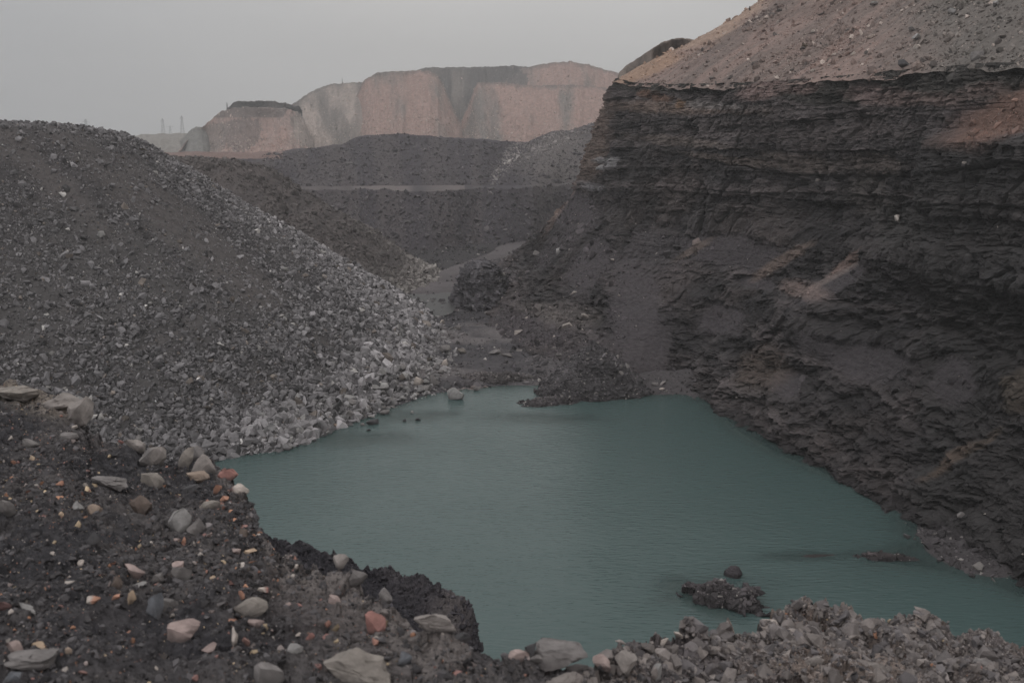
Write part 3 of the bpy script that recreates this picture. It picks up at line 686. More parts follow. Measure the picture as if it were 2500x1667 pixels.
for e, c, wt in [((1860, 222, 70, 22, -12), (98, 84, 81), .9), ((1960, 215, 40, 18, -10), (98, 84, 81), .8), ((2200, 238, 130, 20, 3), (92, 80, 77), .8), ((2110, 228, 40, 24, 0), (94, 82, 80), .8), ((2400, 222, 50, 20, -10), (92, 80, 77), .7),
                 ((2445, 288, 120, 56, -28), (88, 70, 63), .98), ((1652, 254, 11, 13, 0), (96, 74, 54), .7), ((1580, 228, 24, 10, 0), (88, 66, 54), .7), ((1615, 240, 34, 9, 0), (88, 66, 54), .6),
                 ((1450, 330, 34, 110, 12), (96, 84, 78), .7), ((1405, 370, 26, 30, 0), (104, 88, 80), .6), ((1462, 392, 15, 7, 0), (122, 120, 121), .9), ((1468, 409, 13, 6, 0), (122, 120, 121), .85), ((1505, 396, 9, 12, 0), (116, 114, 115), .85), ((1440, 455, 26, 10, 10), (104, 102, 104), .7),
                 ((1660, 345, 130, 12, 6), (84, 76, 72), .7), ((1780, 390, 120, 10, 8), (84, 75, 70), .5), ((1950, 400, 90, 24, 10), (84, 76, 72), .6), ((2120, 400, 90, 24, 5), (78, 70, 66), .5), ((2090, 480, 60, 50, 10), (66, 62, 60), .6),
                 ((1900, 640, 70, 12, -35), (92, 80, 74), .7), ((2030, 680, 60, 9, -34), (100, 90, 86), .6), ((1975, 705, 60, 18, 10), (96, 84, 80), .7), ((2060, 640, 50, 12, -40), (104, 88, 82), .6), ((1690, 610, 60, 10, -30), (84, 74, 68), .6),
                 ((1370, 500, 6, 80, 32), (94, 82, 78), .5), ((1340, 525, 30, 12, -40), (92, 80, 74), .6), ((1880, 900, 60, 50, 0), (74, 64, 58), .5), ((2340, 1120, 60, 16, -45), (78, 66, 58), .6), ((2400, 1080, 50, 10, -40), (74, 64, 56), .5),
                 ((2480, 950, 40, 60, 0), (66, 58, 50), .5), ((1380, 770, 60, 36, 0), (78, 73, 71), .5), ((1330, 760, 50, 24, 20), (84, 79, 76), .4), ((2200, 560, 90, 60, 0), (60, 58, 57), .5)]:
    C = mixc(C, alb(*c), ell(px0, py0, *e, soft=.4, warp=wn * .8) * wt)
C = C * .86
wet = (1 - sstep(.3, 1.0, Z + .3 * noise(X, Y, 0 * X, 139))); C = mixc(C, alb(31, 29, 30), wet * .85)
vis_k = np.ones(X.shape, bool)
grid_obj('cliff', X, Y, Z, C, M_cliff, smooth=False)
CL = (X, Y, Z, px0, py0, talus)
# rubble lying on the cliff's talus, ledges and foot
vis = ((px0 > 1100) & (px0 < 2620)).astype(float)
dens = vis * (.25 + 1.2 * talus * (1 - ell(px0, py0, 1570, 790, 60, 160, -12, .3) * .85)) * (.2 + sstep(-.2, .8, fbm(X, Y, Z, 5, 3, 140)))
dens *= 1 + 3.0 * ell(px0, py0, 2445, 300, 110, 50, -25) + 2.5 * farness + 2.0 * ell(px0, py0, 2010, 700, 70, 30, -20)
P, i, j = scatter(X, Y, Z, dens, 26000, r)
sz = np.minimum(.13 * (1 - r.uniform(0, 1, len(P))) ** -.45, 1.3) * (1 + .5 * farness[i, j])
base = C[i, j] * 1.22; pale = r.uniform(size=len(P)) > .965; base[pale] = alb(104, 98, 94)
rocks('rubble', P, sz, jit(base, r, .3), M_scree, 'broken shale lying on the ledges and talus of the right hand cliff', 'rubble', seed=8)

# clay slope above the cliff
NW = 420
iu = np.arange(0, NU, 2); T = TOP[iu]; ukk = uk[iu]
W = np.linspace(0, 1, NW) ** 1.15 * 85.5 - .5
dirx, diry = .95, .32
X = T[:, 0][:, None] + W[None] * dirx; Y = T[:, 1][:, None] + W[None] * diry
lobe = noise(T[:, 0] / 3.5, T[:, 1] / 3.5, 0 * ukk, 156) + .5 * noise(T[:, 0] / 1.1, T[:, 1] / 1.1, 0 * ukk, 157)
rise = .60 * W[None] - .0006 * W[None] ** 2 + .4 * lobe[:, None] * np.exp(-np.abs(W[None]) / 1.6)
Z = T[:, 2][:, None] - .25 + rise * (1 - .2 * sstep(0, 1.6, 3.3 - ukk))[:, None] - sstep(0, 2, 2.0 - ukk)[:, None] * (6 + rise * 1.05)
sp = (T[:, 0] * .32 - T[:, 1] * .95)[:, None]        # coordinate along the contour
q = sp + W[None] * 0.0
rill = fbm(q + .25 * W[None], W[None] * .12, 0 * X, 2.4, 4, 150)
on = sstep(0, 6, W)[None]
Z = Z + on * (.42 * rill + .12 * fbm(q + .25 * W[None], W[None] * .06, 0 * X, .8, 3, 159) + .9 * fbm(X, Y, 0 * X, 14, 3, 151) + .14 * fbm(X, Y, Z, 1.6, 3, 152))
Z = Z - (1 - sstep(0, 1.5, W))[None] * .2 * (1 + rill)
px, py, _ = proj(X, Y, Z); wn = .3 * fbm(X, Y, Z, 6, 4, 153)
C = mixc(np.broadcast_to(alb(98, 84, 79), X.shape + (3,)), alb(86, 76, 72), sstep(-.5, .5, rill + .3 * fbm(X, Y, Z, 5, 3, 154)))
C = mixc(C, alb(70, 63, 61), .55 * sstep(.15, .7, fbm(q + .3 * W[None], W[None] * .05, 0 * X, 1.0, 4, 158)))
C = mixc(C, alb(74, 71, 68), sstep(2050, 2350, px + 160 * wn) * .85)
C = mixc(C, alb(112, 96, 86), ell(px, py, 1760, 40, 150, 46, -36, .25, wn) * .9)
C = mixc(C, alb(112, 93, 80), ell(px, py, 1580, 165, 100, 26, -24, .3, wn) * .85)
C = mixc(C, alb(72, 64, 62), ell(px, py, 1850, 45, 190, 4.0, -29, .8) * .7)
C = mixc(C, alb(70, 60, 56), ell(px, py, 2010, 20, 70, 16, -10, .5, wn) * .5)
keep = (Z > 20) & (X < 150)
grid_obj('clay_slope', X, Y, Z, C, M_up, keep=keep)
US = (X, Y, Z, px, py)
dens = ((px > 1480) & (px < 2600) & (py > -120) & (ukk > 1.95)[:, None]).astype(float) * (.2 + sstep(-.1, .8, fbm(X, Y, Z, 7, 3, 155))) * (1 + 1.4 * sstep(1950, 2300, px))
P, i, j = scatter(X, Y, Z, dens, 15000, r)
sz = np.minimum(.14 * (1 - r.uniform(0, 1, len(P))) ** -.46, 1.2)
base = C[i, j] * 1.15; o_ = r.uniform(size=len(P)); base[o_ > .9] = alb(128, 118, 112); base[o_ < .08] = alb(66, 61, 59)
P[:, 2] += sz * .15
rocks('rubble', P, sz, jit(base, r, .22), M_scree, 'small stones strewn over the brown clay slope above the cliff', 'rubble', seed=9)

# rubble on the pit floor
px, py = Gpx, Gpy
dens = ((px > 880) & (px < 1720) & (py > 560) & (Gd > -.6)).astype(float) * (.25 + sstep(-.2, .7, fbm(GX, GY, 0 * GX, 4, 3, 160))) * (1 + 2 * (1 - sstep(0, 6, Gd)))
dens = np.maximum(dens, 2.2 * ell(px, py, 1640, 945, 110, 30, 6) * (Gd > -.6)); dens = np.maximum(dens, 9 * ell(px, py, 2350, 1345, 150, 55, 24) * (GZ > -.1)); dens *= 1 - .85 * ell(px, py, 1180, 815, 110, 16, 6) ; dens *= np.where(np.abs(GX + 9) + 0 < 8, np.where(GY > 168, .6, 1), 1); dens *= 1 + 2.5 * (py < 740)
dens *= 1 + 2.5 * ((py > 760) & (py < 990) & (px > 940) & (px < 1560))
P, i, j = scatter(GX, GY, GZ, dens, 52000, r)
sz = np.minimum(.15 * (1 - r.uniform(0, 1, len(P))) ** -.5, 1.3)
base = GC[i, j] * 1.15; pal = r.uniform(size=len(P)) > .94; base[pal] = alb(100, 96, 94)
rocks('rubble', P, sz, jit(base, r, .28), M_scree, 'dark shale rubble spread over the pit floor beyond the lake', 'rubble', seed=10)

# ================================================================== MOUND, ISLETS, OUTCROPS (each a thing)
def lump(name, c, rad, seed, label, cat, res=150, strata=1.0, col=(54, 51, 52), pow_=2.0, cone=False, amp=1.0, rot=0, stones=0, ssz=.3, group=None, stone_name='rubble'):
    T_, Rr = np.meshgrid(np.linspace(0, 2 * math.pi, res * 2), np.linspace(0, 1.15, res), indexing='ij')
    wob = 1 + .18 * fbm(np.cos(T_) * 2, np.sin(T_) * 2, 0 * T_, 1.2, 3, seed)
    x = Rr * np.cos(T_) * rad[0] * wob; y = Rr * np.sin(T_) * rad[1] * wob
    cr, sr = math.cos(math.radians(rot)), math.sin(math.radians(rot)); x, y = x * cr - y * sr, x * sr + y * cr
    prof = (1 - Rr) if cone else 1 - np.clip(Rr, 0, 1.2) ** pow_
    z = rad[2] * prof
    Xw, Yw, Zw = x + c[0], y + c[1], z
    zz = Zw + .15 * Xw + .5 * fbm(Xw, Yw, Zw, 4, 2, seed)
    L = np.floor(zz / .5)
    D = strata * (.30 * noise(Xw / 1.5, Yw / 1.5, L * 5.3, seed) + .38 * block(Xw, Yw, zz, 1.0, .6, seed)) + .3 * fbm(Xw, Yw, Zw, 2.4, 4, seed + 3) + .1 * fbm(Xw, Yw, Zw, .5, 2, seed + 4)
    D = D * amp * np.minimum(1, Rr * 3)
    x += np.cos(T_) * D * .8; y += np.sin(T_) * D * .8; z += .35 * D
    Cc = mixc(np.broadcast_to(alb(*col), x.shape + (3,)), alb(*[q * 1.3 for q in col]), sstep(-.5, .7, fbm(Xw, Yw, Zw, 1.6, 4, seed + 5)))
    Cc = mixc(Cc, alb(34, 32, 33), (1 - sstep(.1, .5, z + c[2])) * .8)
    n_, m_ = x.shape; idx = np.arange(n_ * m_).reshape(n_, m_)
    Fc = np.stack([idx[:-1, :-1], idx[:-1, 1:], idx[1:, 1:], idx[1:, :-1]], -1).reshape(-1, 4)
    me = raw_mesh(name, np.stack([x, y, z], -1).reshape(-1, 3), Fc, Cc.reshape(-1, 3), M_cliff, False)
    root = link(name, me, None, c); tag(root, label, cat, group)
    if stones:
        rr_ = np.random.default_rng(seed)
        P, i, j = scatter(x, y, z, (z + c[2] > .03).astype(float), stones, rr_)
        s_ = np.minimum(ssz * (1 - rr_.uniform(0, 1, stones)) ** -.4, ssz * 4)
        b_ = Cc[i, j] * 1.2; b_[rr_.uniform(size=stones) > .93] = alb(96, 92, 90)
        rocks(stone_name, P, s_, jit(b_, rr_, .3), M_scree, parent=root, seed=seed, kind='stuff')
    return root
lump('rubble_mound', tuple(mound_c + np.array([.6, 2.0, -.15])), (6.9, 5.2, 6.2), 201, 'dark mound of shale rubble jutting into the far side of the lake', 'mound', cone=True, strata=.3, col=(45, 43, 44), stones=3800, ssz=.2)
lump('rubble_mound', tuple(at_z(1345, 985, -.12)), (4.4, 1.9, .9), 203, 'low tongue of dark rubble tapering left from the mound into the water', 'mound', cone=True, strata=.2, res=80, stones=700, ssz=.16, rot=12)
lump('rock_islet', tuple(at_z(1762, 1474, -.35)), (3.1, 1.35, 1.35), 205, 'jagged dark rock islet standing in the near right part of the lake', 'islet', res=170, col=(46, 43, 44), stones=900, ssz=.2, rot=-34, amp=1.5, strata=1.3)
lump('rock_islet', tuple(at_z(1790, 1412, -.25)), (.75, .5, .95), 207, 'small upright dark block just behind the jagged islet', 'islet', res=70, pow_=4, col=(46, 43, 45), amp=.5, rot=-30)
lump('rock_islet', tuple(at_z(1985, 1362, -.2)), (3.4, .5, .24), 208, 'thin brown rock bar barely breaking the water left of the right shore', 'islet', res=80, strata=.4, col=(56, 48, 45), amp=.5, rot=4)
lump('rock_islet', tuple(at_z(2165, 1368, -.2)), (2.6, .6, .5), 210, 'flat dark rock spit pointing left from the right shore', 'islet', res=80, strata=.5, col=(48, 43, 43), amp=.6, rot=-8, stones=150, ssz=.12)
lump('rock_outcrop', tuple(at_z(1165, 762, -.3) + np.array([.8, 3.0, 0])), (5.2, 6.5, 8.6), 211, 'blocky dark outcrop standing at the left end of the cliff talus beside the puddle', 'outcrop', res=190, pow_=3.4, strata=1.5, col=(56, 54, 56), stones=500, ssz=.3)
lump('rock_outcrop', tuple(at_z(1215, 745, -.3) + np.array([1.8, 1.5, 0])), (7.5, 7, 6.4), 212, 'lower shoulder of broken shale right of the blocky outcrop', 'outcrop', res=140, pow_=2.0, strata=1.3, col=(56, 53, 54), stones=900, ssz=.26)
lump('rock_outcrop', tuple(at_z(1222, 676, -.3)), (5.6, 5, 3.9), 213, 'small rounded dark hump behind the blocky outcrop, by the track', 'outcrop', res=110, pow_=2.6, strata=.7, col=(60, 57, 58), stones=150, ssz=.3)
lump('shale_bank', tuple(at_z(1200, 935, -.3)), (7.5, 2.2, 1.25), 214, 'low dark shale bank along the far shore between the boulders and the mound', 'bank', res=110, strata=.4, col=(52, 49, 49), stones=1500, ssz=.18)
lump('shale_bank', tuple(at_z(1345, 930, -.3)), (6.0, 1.4, .8), 215, 'narrow dark shale bank behind the rubble mound', 'bank', res=80, strata=.3, col=(58, 54, 54), stones=600, ssz=.16)

# ================================================================== THE LEDGE THE PHOTOGRAPHER STANDS ON
def ledge(name, rim, r_in, z_in, na, nr, az_lo, az_hi, seed, drop, colf, mat, rough=1.0, nd=170, zmid=None):
    """rim: (px, py, s); ground runs from r_in to the rim, then falls away steeply"""
    t = np.array(rim, float); p = at_s(t[:, 0], t[:, 1], t[:, 2]); a = np.arctan2(p[0], p[1]); rr = np.hypot(p[0], p[1]); o = np.argsort(a)
    a, rr, zz = a[o], rr[o], p[2][o]
    A_ = np.linspace(math.radians(az_lo), math.radians(az_hi), na)
    rimr = np.interp(A_, a, rr) * (1 + .025 * rough * fbm(A_ * 40, 0 * A_, 0 * A_, 1.0, 5, seed, .6)); rimz = np.interp(A_, a, zz)
    q = np.linspace(0, 1, nr) ** 1.0
    kk = np.exp(-np.linspace(-2.4, 2.4, 121) ** 2); kk /= kk.sum()
    rs = np.convolve(np.pad(rimr, 60, 'edge'), kk, 'valid'); zs = np.convolve(np.pad(rimz, 60, 'edge'), kk, 'valid')
    q4 = q[None] ** 4; rq = rs[:, None] * (1 - q4) + rimr[:, None] * q4; zq = zs[:, None] * (1 - q4) + rimz[:, None] * q4
    R1 = r_in + (rq - r_in) * q[None]
    zi = z_in if np.isscalar(z_in) else np.interp(A_, a, np.array(z_in)[o])[:, None]
    Z1 = zi + (zq - zi) * (q[None] ** 1.15)
    e = np.linspace(0, 1, nd + 1)[1:] ** 1.8 * 13
    R2 = rimr[:, None] + e[None] * .95; Z2 = rimz[:, None] - (e[None] * drop) * sstep(-.15, .5, e)[None]
    R_ = np.hstack([R1, R2]); Z_ = np.hstack([Z1, Z2]); Ag = A_[:, None] + 0 * R_
    X_, Y_ = R_ * np.sin(Ag), R_ * np.cos(Ag)
    steep = np.hstack([0 * R1, 1 + 0 * R2]) * sstep(0, .6, np.clip(R_ - rimr[:, None], 0, 9))
    b = .10 * fbm(X_, Y_, 0 * X_, .9, 4, seed + 1) + .035 * fbm(X_, Y_, 0 * X_, .22, 4, seed + 2, .65) + .012 * fbm(X_, Y_, 0 * X_, .045, 3, seed + 3)
    bl = .035 * block(X_, Y_, Z_, .13, .13, seed + 4) + .02 * block(X_, Y_, Z_, .05, .05, seed + 5)
    near = sstep(1.0, 2.5, R_)
    Z_ = Z_ + (b + bl * .6) * near * rough
    crag = sstep(4, 12, np.degrees(Ag)) * near
    Z_ = Z_ + crag * (.09 * block(X_, Y_, Z_, .42, .3, seed + 20) + .05 * block(X_, Y_, Z_, .2, .14, seed + 21) - .10 * np.abs(fbm(X_, Y_, 0 * X_, .5, 4, seed + 22)))
    ds = steep * (.35 * fbm(X_, Y_, Z_, 1.2, 4, seed + 6) + .3 * block(X_, Y_, Z_, .6, .4, seed + 7))
    X_ = X_ + np.sin(Ag) * ds; Y_ = Y_ + np.cos(Ag) * ds
    # the very lip is chipped
    lipw = np.exp(-((R_ - rimr[:, None]) / .16) ** 2)
    Z_ = Z_ + lipw * (.05 * fbm(X_, Y_, 0 * X_, .3, 3, seed + 8) + .04 * block(X_, Y_, Z_, .16, .3, seed + 9)) * rough
    px, py, dep = proj(X_, Y_, Z_)
    C = colf(px, py, X_, Y_, Z_, R_, rimr[:, None])
    grid_obj(name, X_, Y_, Z_, C, mat, smooth=False, flip=True)
    return X_, Y_, Z_, px, py, dep, (R_ <= rimr[:, None] + .02)
rim_main = [(-1500, 800, 14), (-500, 870, 11), (-100, 925, 9.5), (0, 945, 9), (110, 955, 8.6), (200, 995, 8.1), (215, 1050, 7.6), (350, 1090, 7.3), (440, 1110, 7.1), (520, 1130, 6.9), (575, 1165, 6.6), (602, 1200, 6.3), (618, 1240, 6.0), (640, 1318, 5.5),
            (680, 1368, 5.2), (800, 1405, 5.0), (880, 1435, 4.85), (930, 1475, 4.65), (990, 1508, 4.5), (1100, 1540, 4.25), (1150, 1562, 4.15), (1230, 1590, 4.1), (1300, 1600, 4.3), (1440, 1612, 4.45),
            (1480, 1612, 4.7), (1560, 1572, 5.1), (1620, 1558, 5.5), (1750, 1540, 6), (1900, 1528, 6.3), (1950, 1505, 6.5), (2010, 1494, 6.6), (2100, 1494, 6.7), (2250, 1538, 6.5), (2350, 1566, 6.3), (2500, 1600, 6.1), (2900, 1690, 5.6), (4200, 1900, 5)]
z_in = [28.15] * 7 + [28.12] * 17 + [27.98] * 13
def col_ledge(px, py, X_, Y_, Z_, R_, rimr):
    n = fbm(X_, Y_, 0 * X_, .8, 4, 230); n2 = fbm(X_, Y_, 0 * X_, .16, 4, 231); wn = .35 * fbm(X_, Y_, 0 * X_, .5, 4, 232)
    C = mixc(np.broadcast_to(alb(44, 43, 45), X_.shape + (3,)), alb(64, 61, 61), sstep(-.2, .6, n + .5 * n2))
    C = mixc(C, alb(72, 67, 66), ell(px, py, 900, 1480, 300, 110, 12, .6, wn) * .7)
    C = mixc(C, alb(42, 41, 44), ell(px, py, 300, 1560, 330, 90, 0, .6, wn) * .6)
    C = mixc(C, alb(42, 41, 44), ell(px, py, 830, 1360, 200, 30, 20, .6, wn) * .5)
    band = np.exp(-((R_ - rimr + .12) / .28) ** 2) * ((px > 520) & (px < 1150))
    C = mixc(C, alb(88, 83, 81), band * .8)
    slabs = ell(px, py, 110, 960, 160, 55, 10, .4, wn); C = mixc(C, alb(98, 91, 85), slabs * .9)
    rt = sstep(1440, 1560, px); C = mixc(C, mixc(np.broadcast_to(alb(72, 68, 69), X_.shape + (3,)), alb(96, 88, 84), sstep(-.5, .6, n + .4 * n2)), rt)
    C = mixc(C, alb(98, 86, 80), ell(px, py, 1950, 1560, 70, 60, 0, .6, wn) * .8)
    C = mixc(C, alb(104, 94, 88), ell(px, py, 2040, 1640, 170, 60, 0, .6, wn) * .7)
    return mixc(C, alb(62, 58, 57), sstep(.25, .8, np.clip(R_ - rimr, 0, 9)) * .8)
LG = ledge('near_ledge', rim_main, .5, z_in, 1500, 620, -58, 62, 240, 2.3, col_ledge, M_soil)
rim_low = [(380, 1290, 6.5), (540, 1312, 8.6), (600, 1306, 9), (650, 1306, 9), (750, 1320, 9), (830, 1352, 9), (900, 1384, 8.9), (940, 1384, 8.9), (1005, 1400, 8.8), (1050, 1420, 8.5), (1100, 1455, 8.2), (1140, 1485, 7.9), (1160, 1515, 7.6), (1170, 1560, 7.0), (1180, 1660, 6.2), (1260, 1800, 5.0)]
def col_low(px, py, X_, Y_, Z_, R_, rimr):
    n = fbm(X_, Y_, Z_, .5, 4, 250)
    C = mixc(np.broadcast_to(alb(36, 35, 38), X_.shape + (3,)), alb(56, 53, 55), sstep(-.3, .6, n))
    return mixc(C, alb(66, 62, 62), ell(px, py, 1110, 1500, 50, 60, 0, .5))
LL = ledge('coal_ledge', rim_low, 4.6, 25.6, 620, 240, -19.5, 0.6, 260, 2.6, col_low, M_soil, rough=.85, nd=120)

# gravel and clods on the two ledges
Xl, Yl, Zl, pxl, pyl, dpl, top = LG
r = np.random.default_rng(31)
inview = ((pxl > -150) & (pxl < 2650) & (pyl < 1760) & top).astype(float)
tints = [alb(104, 78, 70), alb(118, 88, 72), alb(112, 106, 102), alb(92, 84, 82), alb(104, 80, 76), alb(124, 110, 92), alb(88, 84, 84), alb(84, 78, 76)]
def speckle(n, P0, base, frac, rr_):
    b = np.broadcast_to(base, (n, 3)).copy(); u = rr_.uniform(size=n); k = rr_.integers(0, len(tints), n)
    return np.where((u < frac)[:, None], np.array(tints)[k], b)
dens = inview / np.maximum(dpl, 1.2) ** 1.3 * (.25 + sstep(-.4, .6, fbm(Xl, Yl, 0 * Xl, .45, 3, 271)))
dens *= np.where(pxl > 1440, .35, 1.0)
P, i, j = scatter(Xl, Yl, Zl, dens, 130000, r)
sz = np.minimum(.0048 * (1 - r.uniform(0, 1, len(P))) ** -.5, .05)
rocks('gravel', P, sz, jit(speckle(len(P), P, alb(56, 54, 55), .10, r), r, .38), M_stone, 'fine coal and shale gravel covering the near ledge', 'gravel', seed=12)
dens = inview * (pxl > 1400) * (.3 + sstep(-.5, .6, fbm(Xl, Yl, 0 * Xl, .6, 3, 272)) * 1.0) * (1 - .8 * ell(pxl, pyl, 2040, 1650, 190, 60, 0, .5))
P, i, j = scatter(Xl, Yl, Zl, dens, 30000, r)
sz = np.minimum(.014 * (1 - r.uniform(0, 1, len(P))) ** -.42, .13); P[:, 2] += sz * .05
base = mixc(np.broadcast_to(alb(72, 69, 70), P.shape), alb(96, 90, 87), r.uniform(size=len(P)))
rocks('rubble', P, sz, jit(base, r, .2), M_stone, 'grey broken shale heaped on the right part of the near ledge', 'rubble', protos=PROTO + PROTO_M[:3], seed=13)
Xq, Yq, Zq, pxq, pyq, dpq, topq = LL
P, i, j = scatter(Xq, Yq, Zq, ((pyq < 1700) & (pyq > 1250)).astype(float) * (Zq > 22), 14000, r)
sz = np.minimum(.013 * (1 - r.uniform(0, 1, len(P))) ** -.45, .09)
rocks('coal_rubble', P, sz, jit(np.broadcast_to(alb(50, 48, 51), P.shape), r, .35), M_stone, 'black coal lumps on the lower ledge beside the lake', 'coal rubble', seed=14)

# ------------------------------------------------------------------ single stones on the near ledge
def stone_mesh(name, dims, col, seed, sub=3, ncut=18, col2=None, split=None, rough=.05, lo=.28, hi=.5, mat=None, dirt=True):
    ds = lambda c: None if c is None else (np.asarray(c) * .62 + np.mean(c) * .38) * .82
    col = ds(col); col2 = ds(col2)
    V, Fc = cut_rock(sub, seed, ncut, rough, lo, hi)
    V = V * np.array(dims) * .5
    n = fbm(V[:, 0] / dims[0] + seed, V[:, 1] / dims[0], V[:, 2] / dims[0], .35, 3, seed)
    C = np.broadcast_to(col, V.shape) * (1 + .22 * n)[:, None]
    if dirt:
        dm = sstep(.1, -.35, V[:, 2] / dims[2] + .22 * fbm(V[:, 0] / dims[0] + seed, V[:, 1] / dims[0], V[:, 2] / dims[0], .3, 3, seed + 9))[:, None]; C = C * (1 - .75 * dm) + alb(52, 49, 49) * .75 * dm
    if col2 is not None:
        m = sstep(-.06, .06, V[:, 0] / dims[0] - (split if split is not None else 0) + .1 * n)[:, None]
        C = C * (1 - m) + np.broadcast_to(col2, V.shape) * m
    return raw_mesh(name, V, Fc, C, mat or M_stone, False)
def ledge_pt(px, py):
    d2 = (pxl - px) ** 2 + (pyl - py) ** 2 + np.where(top & (Yl > .6), 0, 1e9); k = np.argmin(d2)
    k = np.unravel_index(k, d2.shape); return np.array([Xl[k], Yl[k], Zl[k]]), dpl[k]
PAL = {'grey': (98, 92, 90), 'lgrey': (118, 114, 112), 'dgrey': (64, 62, 64), 'beige': (112, 103, 98), 'pink': (134, 112, 106), 'orange': (150, 98, 70), 'red': (134, 84, 74), 'yellow': (156, 128, 98),
       'cream': (152, 138, 128), 'tan': (122, 102, 86), 'olive': (112, 103, 95), 'brown': (84, 70, 62), 'maroon': (86, 58, 56), 'black': (42, 41, 44), 'blue': (84, 86, 92), 'rust': (120, 84, 74)}
